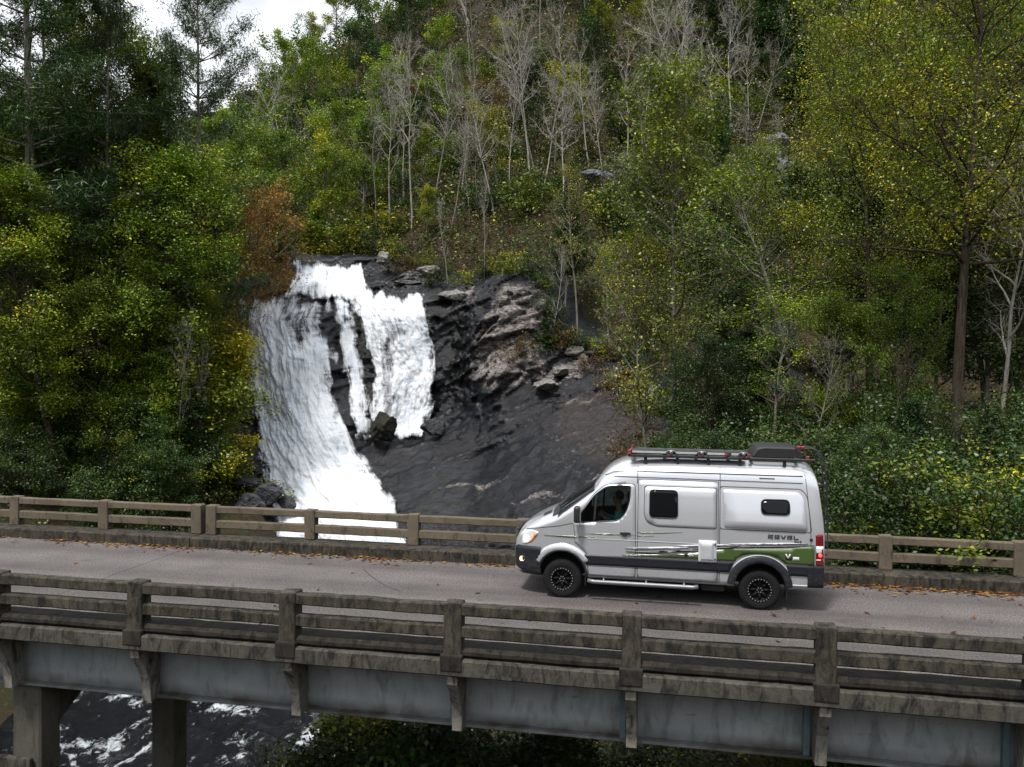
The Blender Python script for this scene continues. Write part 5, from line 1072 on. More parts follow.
for sd in (-1, 1):
    k = dict(side=sd)
    # doors: dark seam skin below, paint skin on top
    fd = rpoly([(.235, 1.20), (.20, 1.43), (.55, 1.99), (.80, 2.215), (1.375, 2.235), (1.395, 1.95), (1.40, .455), (.50, .455), (.46, .88), (.40, .95), (.235, 1.08)], [.05, .06, .12, .12, .06, .05, .04, .04, .03, .03, .03])
    fd_in = rpoly([(.247, 1.20), (.213, 1.43), (.56, 1.98), (.807, 2.203), (1.363, 2.223), (1.383, 1.95), (1.388, .467), (.512, .467), (.472, .88), (.41, .962), (.247, 1.09)], [.05, .06, .12, .12, .06, .05, .04, .04, .03, .03, .03])
    door = skin('front_door', fd_in, .007, 'silver', holes=[DWIN], **k)
    skin('door_seam', fd, .0025, 'seam', door, holes=[fd_in], step=.09, skirt=False, **k)
    wing = skin('window', DWIN, .001, 'glass', door, skirt=False, **k)
    fr = rpoly([(.335, 1.455), (.315, 1.60), (.59, 2.0), (.83, 2.185), (1.29, 2.21), (1.29, 1.95), (1.215, 1.69), (1.07, 1.525)], [.05, .08, .1, .12, .07, .2, .2, .12])
    skin('window_frame', fr, .010, 'blackp', wing, holes=[DWIN], **k)
    skin('window_divider', [(.585, 1.48), (.625, 1.48), (.66, 2.05), (.63, 2.05)], .006, 'blackp', wing, **k)
    skin('corner_trim', [(.215, 1.44), (.335, 1.46), (.325, 1.60), (.30, 1.57)], .011, 'blackp', door, **k)
    hd = MB(); y = 1+sd*(half(1.2, 1.31)+.03); hd.box((1.10, y-.018, 1.295), (1.30, y+.018, 1.33), bev=.012, seg=2); hd.box((1.15, y-.016, 1.255), (1.23, y+.010, 1.285), bev=.01, seg=2); hd.build('door_handle', [V_['blackp']], door)
    cup = skin('handle_recess', [(1.16, 1.30)]+arc(1.2, 1.285, .055, 180, 360, 10)+[(1.24, 1.30)], .009, 'grey', door, **k)
    sdn = 'sliding_door' if sd == 1 or True else 'panel'
    so = [(1.425, .455), (1.425, 2.33), (2.915, 2.33), (2.915, .455)]; si = [(1.437, .467), (1.437, 2.318), (2.903, 2.318), (2.903, .467)]
    sl = skin(sdn, si, .006, 'silver', step=.10, **k); skin('door_seam', so, .0025, 'seam', sl, holes=[si], step=.12, skirt=False, **k)
    rec = rpoly([(1.54, 2.215), (2.88, 2.215), (2.88, 1.455), (1.78, 1.455), (1.60, 1.52), (1.54, 1.66)], [.06, .04, .04, .08, .1, .1])
    rin = rpoly([(1.552, 2.203), (2.868, 2.203), (2.868, 1.467), (1.78, 1.467), (1.607, 1.53), (1.552, 1.665)], [.06, .04, .04, .08, .1, .1])
    skin('panel_groove', rec, .0085, 'seam', sl, holes=[rin], step=.12, **k)
    skin('raised_panel', rin, .018, 'silver', sl, step=.10, prof=lambda x, z: .018-.010*max(0, 1-(2.203-z)/.06)-.004*max(0, 1-(x-1.552)/.1), **k)
    w1 = rpoly([(1.655, 2.135), (2.155, 2.135), (2.165, 1.63), (1.655, 1.63)], .085); w1f = rpoly([(1.64, 2.15), (2.17, 2.15), (2.18, 1.615), (1.64, 1.615)], .095)
    wf = skin('window', w1, .026, 'tint', sl, **k); skin('window_frame', w1f, .029, 'blackp', wf, holes=[w1], **k)
    # rear bulging panel and its window
    ro = rpoly([(2.945, 2.235), (4.44, 2.235), (4.535, 2.12), (4.56, 1.475), (2.945, 1.475)], [.05, .10, .1, .06, .05]); 
    skin('panel_groove', rpoly([(2.93, 2.25), (4.45, 2.25), (4.55, 2.13), (4.575, 1.46), (2.93, 1.46)], [.05, .10, .1, .06, .05]), .003, 'seam', holes=[ro], step=.12, skirt=False, **k)
    bulge = rpoly([(2.985, 2.195), (4.38, 2.195), (4.47, 2.08), (4.50, 1.50), (3.02, 1.50)], [.05, .08, .1, .06, .06])
    def bp(x, z):
        d_ = float(polydist(np.array([x]), np.array([z]), bulge)[0]); up_ = max(0, min(1, (2.195-z)/.6)); rgt = max(0, min(1, (4.50-x)/.06)); low = max(0, min(1, (z-1.50)/.05)); lf = max(0, min(1, (x-3.0)/.25))
        return .006+.060*up_**.8*(rgt**.6)*(low**.5)*(.25+.75*lf)
    pop = skin('bulging_side_panel', bulge, .05, 'silver', step=.055, prof=bp, **k)
    w2 = rpoly([(3.68, 2.035), (4.185, 2.04), (4.185, 1.775), (3.68, 1.775)], .09); w2f = rpoly([(3.665, 2.05), (4.20, 2.055), (4.20, 1.76), (3.665, 1.76)], .10)
    o2 = skin('window', w2, .06, 'tint', pop, prof=lambda x, z: bp(x, z)+.012, **k); skin('window_frame', w2f, .06, 'blackp', o2, holes=[w2], prof=lambda x, z: bp(x, z)+.016, **k)
    # crease lines and roof drip lines
    for nm, (xa, za), (xb, zb), th in (('body_crease', (.25, 1.165), (4.6, 1.165), .012), ('roof_crease', (1.42, 2.47), (4.5, 2.47), .014), ('roof_seam', (.95, 2.36), (4.48, 2.345), .012)):
        skin(nm, [(xa, za), (xb, zb), (xb, zb+th), (xa, za+th)], .0115, 'seam' if nm != 'body_crease' else 'grey', step=.12, **k)
    skin('roof_crease', [(.79, 2.36), (.95, 2.43), (1.42, 2.47), (1.42, 2.484), (.95, 2.444), (.78, 2.37)], .008, 'seam', **k)
    skin('panel_seam', [(2.93, .46), (2.944, .46), (2.944, 2.68), (2.93, 2.68)], .004, 'seam', step=.1, **k); skin('panel_seam', [(1.406, 2.24), (1.42, 2.24), (1.42, 2.66), (1.406, 2.66)], .004, 'seam', step=.1, **k)
    skin('panel_seam', [(4.545, .9), (4.557, .9), (4.557, 2.6), (4.545, 2.6)], .004, 'seam', step=.1, **k)
    skin('roof_vent_slot', rpoly([(3.64, 2.405), (3.92, 2.405), (3.92, 2.425), (3.64, 2.425)], .008), .006, 'blackp', step=.06, **k)
    skin('hood_seam', [(-.80, 1.255), (-.5, 1.31), (-.1, 1.37), (.19, 1.44), (.19, 1.452), (-.1, 1.384), (-.5, 1.324), (-.8, 1.269)], .004, 'seam', **k)
    # lower cladding, flares, sill
    skin('side_cladding', rpoly([(.43, .865), (3.20, .865), (3.12, .67), (.455, .67)], .01), .020, 'dark', step=.1, **k)
    skin('side_cladding', rpoly([(4.13, .865), (4.62, .865), (4.62, .67), (4.15, .67)], .01), .020, 'dark', step=.1, **k)
    skin('wheel_flare', arc(3.665, .42, .585, 176, 4, 26)+arc(3.665, .42, .452, 4, 176, 26), .05, 'dark', prof=lambda x, z: .018+.04*min(1, max(0, (.60-math.hypot(x-3.665, z-.42))/.10)), step=.045, **k)
    skin('flare_trim', arc(3.665, .42, .603, 146, 34, 22)+arc(3.665, .42, .588, 34, 146, 22), .024, 'white', step=.05, **k)
    skin('wheel_flare', arc(0, .42, .50, 168, -2, 26)+arc(0, .44, .453, 0, 166, 26), .03, 'dark', step=.045, **k)
    skin('fender_bulge', arc(0, .42, .635, 152, 33, 26)+arc(0, .42, .503, 33, 152, 26), .03, 'silver', prof=lambda x, z: .004+.034*min(1, max(0, (.635-math.hypot(x, z-.42))/.07)), step=.045, **k)
    skin('mud_flap', [(4.10, .60), (4.17, .60), (4.19, .22), (4.12, .22)], -.02, 'blackp', skirt=False, **k) if False else None
    mf = MB(); yy = 1+sd*.86; mf.box((4.13, yy-.12, .20), (4.15, yy+.12, .62), bev=.004); mf.build('mud_flap', [V_['blackp']], VAN); mf = MB(); mf.box((.44, yy-.12, .26), (.46, yy+.12, .55), bev=.004); mf.build('mud_flap', [V_['blackp']], VAN)
    skin('sill_trim', rpoly([(.48, .655), (3.12, .655), (3.12, .645), (.48, .645)], .002), .008, 'seam', step=.15, **k)
    skin('sill_lip', rpoly([(4.16, .478), (4.60, .485), (4.60, .505), (4.16, .498)], .004), .012, 'white', step=.15, **k)
    st = MB(); ys = 1+sd*1.06; st.tube([(.50, ys, .385), (.62, ys, .365), (2.46, ys, .365), (2.56, ys, .385)], .042, 12); 
    for xb in (.8, 1.6, 2.3): st.tube([(xb, ys, .365), (xb, 1+sd*.82, .45)], .02, 8)
    st.build('running_board', [V_['alu']], VAN)
    # graphics
    gr = skin('green_stripe', [(1.14, .885), (1.9, .885), (2.5, .885), (3.22, .885), (3.235, .93), (3.34, 1.0), (3.5, 1.035), (3.665, 1.042), (3.83, 1.03), (3.99, .98), (4.10, .885), (4.612, .885), (4.612, 1.235), (4.2, 1.175), (3.7, 1.145), (3.3, 1.125), (2.9, 1.085), (2.4, .985), (1.95, .945), (1.55, .925)], .0235, 'green', step=.08, **k)
    for pts in ([(4.6, 1.245), (4.25, 1.20), (3.85, 1.165), (3.45, 1.155), (3.2, 1.16), (3.55, 1.18), (4.0, 1.205)], [(3.55, 1.14), (3.2, 1.12), (2.75, 1.085), (2.45, 1.08), (2.75, 1.115), (3.1, 1.145)], [(2.7, 1.06), (2.3, 1.01), (1.95, .985), (1.66, .98), (1.95, 1.02), (2.25, 1.045)], [(2.05, .965), (1.6, .945), (1.22, .965), (1.6, .985)], [(2.55, .955), (2.2, .945), (1.75, .925), (2.1, .965)]):
        skin('black_swoosh', pts, .0255, 'swoosh', step=.06, **k)
    for pts in ([(4.5, 1.275), (4.1, 1.245), (3.5, 1.205), (3.1, 1.20), (3.6, 1.235), (4.1, 1.265)], [(3.3, 1.185), (2.9, 1.155), (2.45, 1.12), (2.1, 1.11), (2.5, 1.155), (2.9, 1.18)], [(2.4, 1.10), (2.0, 1.06), (1.5, 1.02), (1.2, 1.03), (1.6, 1.06), (2.0, 1.09)]):
        skin('white_swoosh', pts, .0245, 'white', step=.06, **k)
    for pts in ([(-.36, 1.19), (.1, 1.205), (.78, 1.20), (.1, 1.175)], [(.44, 1.262), (.9, 1.285), (1.40, 1.285), (.9, 1.255)], [(1.42, 1.335), (1.8, 1.35), (2.25, 1.37), (1.9, 1.335), (1.5, 1.318)], [(1.42, 1.265), (1.55, 1.27), (1.75, 1.28), (1.6, 1.262), (1.45, 1.257)]):
        skin('green_pinstripe', pts, .0125, 'green', step=.06, **k)
    # fridge vent hatch, filler caps, decals
    ha = skin('appliance_hatch', rpoly([(2.555, 1.245), (2.885, 1.245), (2.885, .84), (2.555, .84)], .02), .032, 'white', **k)
    skin('hatch_panel', rpoly([(2.595, 1.21), (2.835, 1.21), (2.835, .875), (2.595, .875)], .015), .036, 'grey', ha, **k)
    hl = MB(); yq = 1+sd*(half(2.86, 1)+.038)
    for zq in (1.18, .90): hl.box((2.845, yq-.008, zq-.02), (2.872, yq+.006, zq+.02), bev=.004)
    hl.build('hatch_latch', [V_['blackp']], ha)
    cap_ = MB(); yq = 1+sd*(half(2.33, .97)+.032); cap_.lathe([(.0, sd*.012), (.028, sd*.012), (.032, 0), (.032, -sd*.03)], 20, 'Y', (2.33, yq, .965)); cap_.build('inlet_cap', [V_['blackp']], VAN)
    skin('warning_sticker', rpoly([(2.385, .995), (2.465, .995), (2.465, .93), (2.385, .93)], .006), .027, 'white', **k)
    skin('warning_sticker', rpoly([(4.235, 1.02), (4.345, 1.02), (4.345, .955), (4.235, .955)], .006), .027, 'white', **k)
    em = skin('emblem', [(4.09, 1.075), (4.135, 1.075), (4.15, 1.035), (4.165, 1.075), (4.225, 1.075), (4.225, .96), (4.11, .96)], .027, 'swoosh', **k)
    skin('emblem_mark', [(4.10, 1.07), (4.125, 1.07), (4.15, 1.01), (4.178, 1.07), (4.205, 1.07), (4.16, .985), (4.143, .985)], .029, 'white', em, **k)
    fc = MB(); yq = 1+sd*(half(4.52, 1.33)+.004); fc.lathe([(.0, sd*.012), (.026, sd*.012), (.03, 0), (.03, -sd*.03)], 20, 'Y', (4.555, yq, 1.345)); fc.build('filler_cap', [V_['blackp']], VAN)
    # lettering
    if sd == -1:
        def strokes(name, S, eps=.012):
            m = MB()
            for s in S:
                q = shell(s, eps, -1, step=.05); b_ = len(m.v); m.v += q.v; m.f += [tuple(i+b_ for i in f) for f in q.f]; m.m += q.m; m.sm += q.sm
            return m.build(name, [V_['swoosh']], VAN)
        z0, z1, t_ = 1.335, 1.405, .017
        def bar(x0, x1, zc): return [(x0, zc-t_/2), (x1, zc-t_/2), (x1, zc+t_/2), (x0, zc+t_/2)]
        def stick(xa, za, xb, zb, w=.02): 
            d_ = np.array([xb-xa, zb-za]); n_ = np.array([-d_[1], d_[0]])/np.linalg.norm(d_)*w/2; return [(xa-n_[0], za-n_[1]), (xb-n_[0], zb-n_[1]), (xb+n_[0], zb+n_[1]), (xa+n_[0], za+n_[1])]
        S = []; x = 3.80; w = .088; p = .112
        S += [bar(x, x+w, z1-t_/2), bar(x+.0, x+w-.012, (z0+z1)/2-.004), stick(x+.010, z0, x+.010, z1-t_-.001), stick(x+w-.010, z1-t_-.001, x+w-.010, (z0+z1)/2+.006, .018), stick(x+.035, (z0+z1)/2-.014, x+w-.004, z0+.001, .022)]
        for xe in (x+p, x+3*p): S += [bar(xe, xe+w, z1-t_/2), bar(xe, xe+w, (z0+z1)/2), bar(xe, xe+w, z0+t_/2)]
        xv = x+2*p; S += [stick(xv+.006, z1, xv+w/2-.006, z0+.002, .02), stick(xv+w-.006, z1, xv+w/2+.006, z0+.002, .02)]
        xl = x+4*p; S += [stick(xl+.010, z0+t_+.001, xl+.010, z1), bar(xl, xl+w-.004, z0+t_/2)]
        strokes('model_lettering', S)
        z0, z1 = 1.275, 1.318; x = 4.26; S = []
        for xx in (x, x+.092): S += [stick(xx+.026, z0, xx+.026, z1, .009), stick(xx, z0+.014, xx+.021, z1, .008), stick(xx-.002, z0+.012, xx+.021, z0+.012, .008)]
        S += [stick(x+.043, z0+.002, x+.078, z0+.032, .009), stick(x+.043, z0+.032, x+.0565, z0+.0195, .009), stick(x+.0645, z0+.0145, x+.078, z0+.002, .009)]
        strokes('drive_lettering', S)
    # mirror
    mi = MB(); ym = 1+sd*1.14; mi.box((.24, ym-.10, 1.50), (.36, ym+.10, 1.80), bev=.045, seg=3, smooth=True); mi.tube([(.32, 1+sd*.94, 1.50), (.31, ym, 1.50)], .035, 10); mo = mi.build('wing_mirror', [V_['blackp']], VAN)
    ml = MB(); ml.box((.362, ym-.075, 1.53), (.366, ym+.075, 1.77), bev=.001); ml.build('mirror_glass', [V_['clear']], mo)
    mq = MB(); mq.box((.25, ym-.085, 1.455), (.35, ym+.085, 1.498), bev=.012, seg=2); mq.build('mirror_base', [V_['grey']], mo)
    # lamps
    hlp = rpoly([(-.80, 1.235), (-.60, 1.265), (-.47, 1.245), (-.60, 1.07), (-.72, .985), (-.82, .985)], [.04, .03, .02, .05, .04, .05])
    h = skin('headlight', hlp, .010, 'clear', step=.04, **k)
    skin('indicator', rpoly([(-.60, 1.06), (-.50, 1.18), (-.485, 1.225), (-.56, 1.20), (-.66, 1.02)], .02), .014, 'amber', h, step=.04, **k)
    skin('lit_lamp', arc(-.72, 1.095, .058, 0, 350, 16, .075), .016, 'lamp', h, step=.03, **k)
    tl = skin('tail_light', rpoly([(4.635, 1.445), (4.765, 1.445), (4.785, .875), (4.635, .875)], .02), .010, 'tail', step=.05, **k)
    skin('reversing_lens', [(4.64, 1.23), (4.772, 1.23), (4.776, 1.10), (4.64, 1.10)], .0125, 'clear', tl, step=.05, **k); skin('lit_lamp', arc(4.715, 1.065, .032, 0, 345, 14), .015, 'brake', tl, step=.03, **k)
    skin('white_band', [(4.64, .99), (4.778, .99), (4.779, .968), (4.64, .968)], .0125, 'clear', tl, step=.05, **k)
# bumpers wrap round the ends
def wrap(name, xs_, z0, z1, eps, mat, end):
    m = MB(); near_ = []; zc = np.linspace(z0, z1, 8)
    path = [(x, 1-(half(x, .8)+eps)) for x in xs_]+[(xs_[-1]+end*.035, 1-half(xs_[-1], .8)*.72), (xs_[-1]+end*.05, 1)]
    path += [(x, 2-y) for x, y in path[-2::-1]]
    V = []
    for i, z in enumerate(zc):
        f = 1-.10*max(0, (z0+.14-z)/.14)-.02*max(0, (z-z1+.06)/.06)
        for x, y in path: V.append((x*(f if end < 0 else 1)-(0), 1+(y-1)*(1-(1-f)*.35), z))
    n = len(path); F = [(i*n+k, i*n+k+1, (i+1)*n+k+1, (i+1)*n+k) for i in range(len(zc)-1) for k in range(n-1)]
    F += [tuple(range(n)), tuple((len(zc)-1)*n+k for k in range(n))[::-1]]; m.add(V, F, 0, True); return m.build(name, [V_[mat]], VAN)
bf = wrap('front_bumper', [-.43, -.5, -.6, -.7, -.8, -.87, -.92, -.96], .40, .955, .028, 'dark', -1)
fo = MB()
for sd in (-1, 1): fo.lathe([(.0, -.004*sd), (.045, -.004*sd), (.05, .02*sd)], 16, 'Y', (-.80, 1-(-sd)*0+sd*(half(-.80, .7)+.034), .70))
fo.build('fog_lamp', [V_['fog']], bf)
wrap('rear_bumper', [4.50, 4.6, 4.7, 4.76, 4.79], .465, .875, .022, 'dark', 1)
gl = MB()
for z in np.linspace(1.0, 1.18, 4): gl.box((-1.0-.0+.02*(z-1), .55, z), (-.95, 1.45, z+.03), bev=.006)
gl.build('grille', [V_['blackp']], VAN)
# windscreen, scuttle, wipers, bonnet vents
def topz(x, y):
    zt = I(x, *Zt); r = I(x, *Rr); w = half(x, zt-r); u = min(.999, abs(y-1)/max(w, .01)); return zt-r+r*(1-u**2.7)**(1/2.7)
def topsheet(name, x0, x1, yw0, yw1, eps, mat, nx=14, ny=24, parent=None, yc=1.0):
    V = []
    for i in range(nx):
        x = x0+(x1-x0)*i/(nx-1); hw_ = yw0+(yw1-yw0)*i/(nx-1)
        for j_ in range(ny): y = yc-hw_+2*hw_*j_/(ny-1); V.append((x-eps*.7, y, topz(x, y)+eps*.8))
    m = MB(); m.add(V, grid_faces(nx, ny).tolist(), 0, True); return m.build(name, [V_[mat]], parent or VAN)
ws = topsheet('windscreen', -.08, .565, .88, .80, .010, 'wind'); topsheet('scuttle', -.21, -.085, .86, .87, .008, 'blackp', 5)
sf = topsheet('windscreen_surround', -.10, .585, .93, .845, .004, 'blackp')
wp = MB(); 
for y0 in (.45, 1.15): wp.tube([(-.12, y0, topz(-.12, y0)+.03), (.02, y0+.25, topz(.02, y0+.25)+.035), (.05, y0+.55, topz(.05, min(1.8, y0+.55))+.03)], .010, 6)
wp.build('wiper', [V_['blackp']], ws)
topsheet('bonnet_vent', -.42, -.26, .10, .09, .008, 'blackp', 5, 6, None, .42); topsheet('bonnet_vent', -.42, -.26, .10, .09, .008, 'blackp', 5, 6, None, 1.58)
# wheels
def wheel(ax, sd):
    y = 1+sd*.86; w = empty('wheel', (ax, y, .365)); w.parent = VAN; s = sd
    t = MB(); rr = .365; hwid = .125
    prof = [(.215, s*hwid*.9), (.235, s*hwid), (.30, s*hwid*1.03), (.335, s*hwid*.98), (.356, s*hwid*.86), (rr, s*hwid*.62), (rr, 0), (rr, -s*hwid*.62), (.356, -s*hwid*.86), (.30, -s*hwid), (.215, -s*hwid*.9)]
    t.lathe(prof, 56)
    for k in range(44):
        a = 2*math.pi*k/44
        for o_ in (s*.10, s*.035, -s*.035):
            rot = Matrix.Rotation(-a, 3, 'Y'); c_ = (rr*math.cos(a+o_), o_*.9, rr*math.sin(a+o_))
            t.box((c_[0]-.008, c_[1]-.022, c_[2]-.012), (c_[0]+.008, c_[1]+.022, c_[2]+.012), rot=rot)
    t.build('tyre', [V_['rub']], w)
    r_ = MB(); yf = s*hwid
    r_.lathe([(.218, yf*.92), (.222, yf*.99), (.205, yf*1.03), (.190, yf*1.0), (.182, yf*.72), (.16, yf*.38), (.075, yf*.42), (.065, yf*.72), (.0, yf*.74)], 48)
    for k in range(8):
        a = 2*math.pi*k/8
        p0 = (.06*math.cos(a), yf*.55, .06*math.sin(a)); p1 = (.186*math.cos(a), yf*.62, .186*math.sin(a)); r_.tube([p0, p1], [.032, .026], 6)
    rim = r_.build('rim', [V_['rim']], w)
    bo = MB()
    for k in range(24):
        a = 2*math.pi*(k+.5)/24; bo.lathe([(.0, s*.012), (.0095, s*.012), (.0105, 0)], 6, 'Y', (.205*math.cos(a), yf*1.02, .205*math.sin(a)), 0, False)
    for k in range(6):
        a = 2*math.pi*k/6; bo.lathe([(.0, s*.02), (.008, s*.02), (.009, 0)], 6, 'Y', (.043*math.cos(a), yf*.73, .043*math.sin(a)), 0, False)
    bo.build('rim_bolts', [V_['bolt']], w)
for ax in (0, 3.665):
    for sd in (-1, 1): wheel(ax, sd)
# underbody
ub = MB(); ub.box((.5, .25, .30), (3.1, 1.75, .43), bev=.04); ub.tube([(0, .2, .36), (0, 1.8, .36)], .06, 10); ub.tube([(3.665, .2, .36), (3.665, 1.8, .36)], .07, 10); ub.box((2.62, .10, .27), (3.05, .5, .42), bev=.03); ub.box((4.15, .3, .36), (4.6, 1.7, .46), bev=.03); ub.build('chassis', [V_['well']], VAN)
# roof rack, boards, roof unit, ladder
rk = MB()
for y in (.27, 1.73): rk.box((1.22, y-.03, 2.735), (4.64, y+.03, 2.785), bev=.01)
for x in (1.3, 1.9, 2.5, 3.1, 3.5, 4.3): rk.box((x-.03, .30, 2.765), (x+.03, 1.70, 2.79), bev=.004)
for x in (1.55, 2.15, 2.72, 3.3, 4.1):
    for y in (.30, 1.70): rk.box((x-.03, y-.025, topz(x, y)-.01), (x+.03, y+.025, 2.785), bev=.006)
RK = rk.build('roof_rack', [V_['blackp']], VAN)
lb = MB()
lb.box((1.27, .24, 2.795), (3.42, .62, 2.872), bev=.014, seg=2); LB = lb.build('light_bar', [V_['cab']], RK)
ll = MB()
for x0, x1 in ((1.30, 1.98), (2.10, 2.55), (2.70, 3.02), (3.14, 3.30)): ll.box((x0, .228, 2.815), (x1, .2385, 2.855), bev=.003)
ll.build('silver_panels', [V_['grey']], LB)
for x in (2.03, 2.60, 3.36):
    kn = MB(); kn.lathe([(.0, -.03), (.035, -.03), (.04, 0), (.04, .02)], 14, 'Y', (x, .235, 2.84)); kn.tube([(x-.09, .232, 2.825), (x-.05, .22, 2.87), (x+.05, .22, 2.87), (x+.09, .232, 2.825)], .014, 8)
    kn.build('silver_clamp', [V_['alu']], RK)
for x, z in ((1.24, 2.845), (1.245, 2.80), (2.02, 2.79), (2.58, 2.79), (3.04, 2.825), (3.36, 2.79), (3.45, 2.83)):
    rb = MB(); rb.box((x-.028, .215, z-.016), (x+.028, .262, z+.016), bev=.006); rb.build('red_bracket', [V_['red']], RK)
for x, z in ((4.43, 2.985), (4.36, 2.985), (4.52, 2.80)):
    rb = MB(); rb.box((x-.03, .36, z-.022), (x+.03, .42, z+.022), bev=.008); rb.build('red_bracket', [V_['red']], RK)
rb = MB(); rb.tube([(1.24, .26, 2.83), (1.24, 1.7, 2.83)], .016, 8); rb.build('red_crossbar', [V_['red']], RK)
ac = MB(); prof = rpoly([(3.50, 2.785), (3.60, 2.955), (3.72, 2.99), (4.30, 2.985), (4.40, 2.945), (4.44, 2.785)], [.02, .06, .08, .08, .06, .02])
n = len(prof); V = []
ysec = [(.42, .90), (.46, .97), (.55, 1.0), (1.45, 1.0), (1.54, .97), (1.58, .90)]
cx, cz = 3.97, 2.785
for y, s_ in ysec: V += [(cx+(x-cx)*s_, y, cz+(z-cz)*(s_ if s_ == 1 else s_**2)) for x, z in prof]
F = [(i*n+k, i*n+(k+1) % n, (i+1)*n+(k+1) % n, (i+1)*n+k) for i in range(len(ysec)-1) for k in range(n)]+[tuple(range(n))[::-1], tuple((len(ysec)-1)*n+k for k in range(n))]
ac.add(V, F, 0, False); ac.build('roof_unit', [V_['blackp']], RK)
la = MB()
for y in (.42, .80): la.tube([(4.30, y, 2.96), (4.58, y, 2.97), (4.72, y, 2.92), (4.80, y, 2.78), (4.86, y, 2.45), (4.90, y, 1.6), (4.90, y, .78)], .016, 8)
for z in (.85, 1.15, 1.45, 1.75, 2.05, 2.35): la.tube([(4.90-max(0, z-1.6)*.047, .42, z), (4.90-max(0, z-1.6)*.047, .80, z)], .013, 8)
for z in (1.0, 1.7, 2.3): 
    for y in (.42, .80): la.tube([(lean(4.78, z), y, z), (4.90-max(0, z-1.6)*.047, y, z)], .012, 6)
la.build('rear_ladder', [V_['blackp']], VAN)
# steering wheel and seat seen through the window
sw = MB(); c_ = Vector((.66, .55, 1.50)); ax_ = Vector((.80, 0, .60)); a1 = Vector((0, 1, 0)); a2 = ax_.cross(a1)
pts = [c_+(a1*math.cos(t)+a2*math.sin(t))*.19 for t in np.linspace(0, 2*math.pi, 25)]; sw.tube([p[:] for p in pts], .016, 8); sw.tube([(c_+ax_*-.0)[:], (.52, .55, 1.36)], .03, 8); sw.tube([(c_+a1*.18)[:], (c_-a1*.18)[:]], .02, 6)
sw.build('steering_wheel', [V_['cab']], VAN)
se = MB(); se.box((1.14, .32, 1.10), (1.28, .82, 1.80), bev=.05, seg=3, rot=Matrix.Rotation(R(8), 3, 'Y')); se.box((1.20, .45, 1.84), (1.29, .69, 2.02), bev=.04, seg=3); se.build('driver_seat', [V_['cab']], VAN)
# ------------------------------------------------------------------ the driver
def skin_body(name, nodes, edges, mat, sub=2):
    me = bpy.data.meshes.new(name); me.from_pydata([n_[0] for n_ in nodes], edges, []); o = bpy.data.objects.new(name, me); col.objects.link(o)
    sk = o.modifiers.new('s', 'SKIN'); sk.use_smooth_shade = True; ss = o.modifiers.new('u', 'SUBSURF'); ss.levels = sub; ss.render_levels = sub
    for i, n_ in enumerate(nodes): me.skin_vertices[0].data[i].radius = (n_[1], n_[1]) if not isinstance(n_[1], tuple) else n_[1]
    me.skin_vertices[0].data[0].use_root = True
    dg = bpy.context.evaluated_depsgraph_get(); m2 = bpy.data.meshes.new_from_object(o.evaluated_get(dg)); o.modifiers.clear(); o.data = m2; m2.materials.clear(); m2.materials.append(mat); bpy.data.meshes.remove(me); m2.name = name; return o
skinm = plain('skin', (0.26, 0.15, 0.105), .6); hairm = plain('dark_hair', (0.02, 0.015, 0.011), .7); teal = plain('teal_shirt', (0.04, 0.30, 0.28), .85)
yd = .57
N = [((1.06, yd, 1.10), .13), ((1.07, yd, 1.32), (.17, .12)), ((1.06, yd, 1.54), (.19, .12)), ((1.05, yd, 1.64), (.12, .09)), ((1.03, yd, 1.74), .05), ((1.00, yd, 1.83), (.075, .09)), ((.995, yd, 1.93), (.07, .085)),
     ((1.05, yd-.20, 1.60), .062), ((.98, yd-.26, 1.42), .05), ((.80, yd-.20, 1.50), .038), ((.73, yd-.17, 1.56), .028),
     ((1.05, yd+.20, 1.60), .062), ((.98, yd+.25, 1.42), .05), ((.80, yd+.20, 1.50), .038), ((.73, yd+.17, 1.56), .028), ((.78, yd-.10, 1.10), .09), ((.70, yd+.12, 1.08), .085)]
Ed = [(0, 1), (1, 2), (2, 3), (3, 4), (4, 5), (5, 6), (2, 7), (7, 8), (8, 9), (9, 10), (2, 11), (11, 12), (12, 13), (13, 14), (0, 15), (0, 16)]
P_ = skin_body('person', N, Ed, skinm); tag(P_, 'driver in a teal long sleeved top at the wheel of the camper van', 'person')
N2 = [((1.06, yd, 1.12), .14), ((1.07, yd, 1.32), (.185, .135)), ((1.06, yd, 1.54), (.205, .135)), ((1.05, yd, 1.63), (.13, .10)), ((1.05, yd-.20, 1.60), .076), ((.98, yd-.26, 1.42), .064), ((.81, yd-.205, 1.495), .05), ((1.05, yd+.20, 1.60), .076), ((.98, yd+.25, 1.42), .064), ((.81, yd+.205, 1.495), .05)]
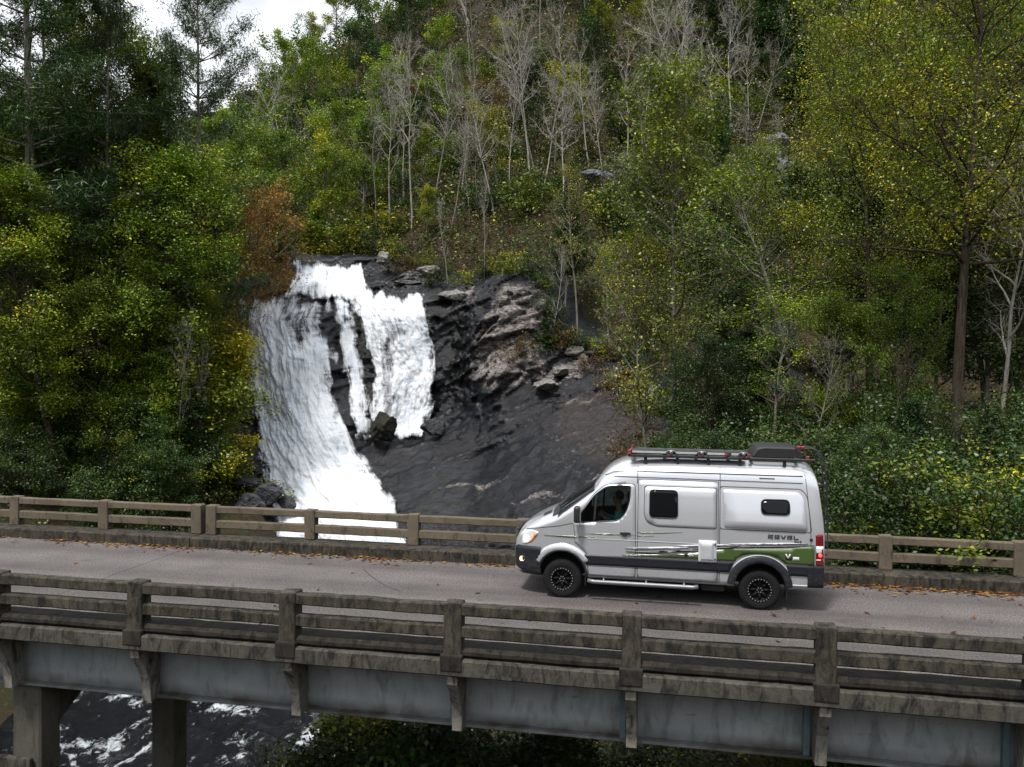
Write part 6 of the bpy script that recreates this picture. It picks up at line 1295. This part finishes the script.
sh = skin_body('shirt', N2, [(0, 1), (1, 2), (2, 3), (2, 4), (4, 5), (5, 6), (2, 7), (7, 8), (8, 9)], teal); sh.parent = P_
hb = MB(); bm = bmesh.new(); bmesh.ops.create_icosphere(bm, subdivisions=3, radius=1)
for v in bm.verts:
    v.co = Vector((v.co.x*.100+1.035, v.co.y*.088+yd, v.co.z*.105+1.93))
    if v.co.x < .985: v.co.x = .985+(v.co.x-.985)*.75; v.co.z = max(v.co.z, 1.965)
hb.add([v.co[:] for v in bm.verts], [[v.index for v in f.verts] for f in bm.faces], 0, True); bm.free(); hb.build('hair', [hairm], P_)
fc = MB(); 
for q in (-1, 1):
    fc.lathe([(.0, -.004), (.011, -.003), (.013, .004)], 10, 'Y', (.928, yd+q*.032, 1.905), 0)
fc.build('eye', [V_['white']], P_)
no = MB(); no.tube([(.925, yd, 1.905), (.900, yd, 1.875), (.925, yd, 1.865)], [.008, .014, .012], 8); no.tube([(.93, yd-.025, 1.835), (.922, yd, 1.833), (.93, yd+.025, 1.835)], .007, 6)
for q in (-1, 1): no.tube([(1.01, yd+q*.078, 1.91), (1.02, yd+q*.086, 1.89), (1.01, yd+q*.078, 1.865)], [.012, .016, .010], 8)
no.build('face', [skinm], P_)
for q in (-1, 1):
    fg = MB(); base = Vector((.73, yd+q*.17, 1.565)); fg.box((base.x-.045, base.y-.022, base.z-.035), (base.x+.01, base.y+.022, base.z+.035), bev=.014, seg=2, smooth=True)
    for f_ in range(4):
        z = base.z-.03+.02*f_; l_ = (.07, .08, .085, .075)[f_]
        fg.tube([(base.x-.03, base.y-q*.012, z), (base.x-.03-l_*.5, base.y-q*.004, z+.006), (base.x-.03-l_*.62, base.y+q*.022, z+.006), (base.x-.03-l_*.4, base.y+q*.036, z+.004)], [.0095, .009, .008, .007], 7)
    fg.tube([(base.x-.01, base.y-q*.015, base.z+.03), (base.x-.035, base.y-q*.03, base.z+.055), (base.x-.06, base.y-q*.02, base.z+.06)], [.011, .0105, .008], 7); fg.build('hand', [skinm], P_)
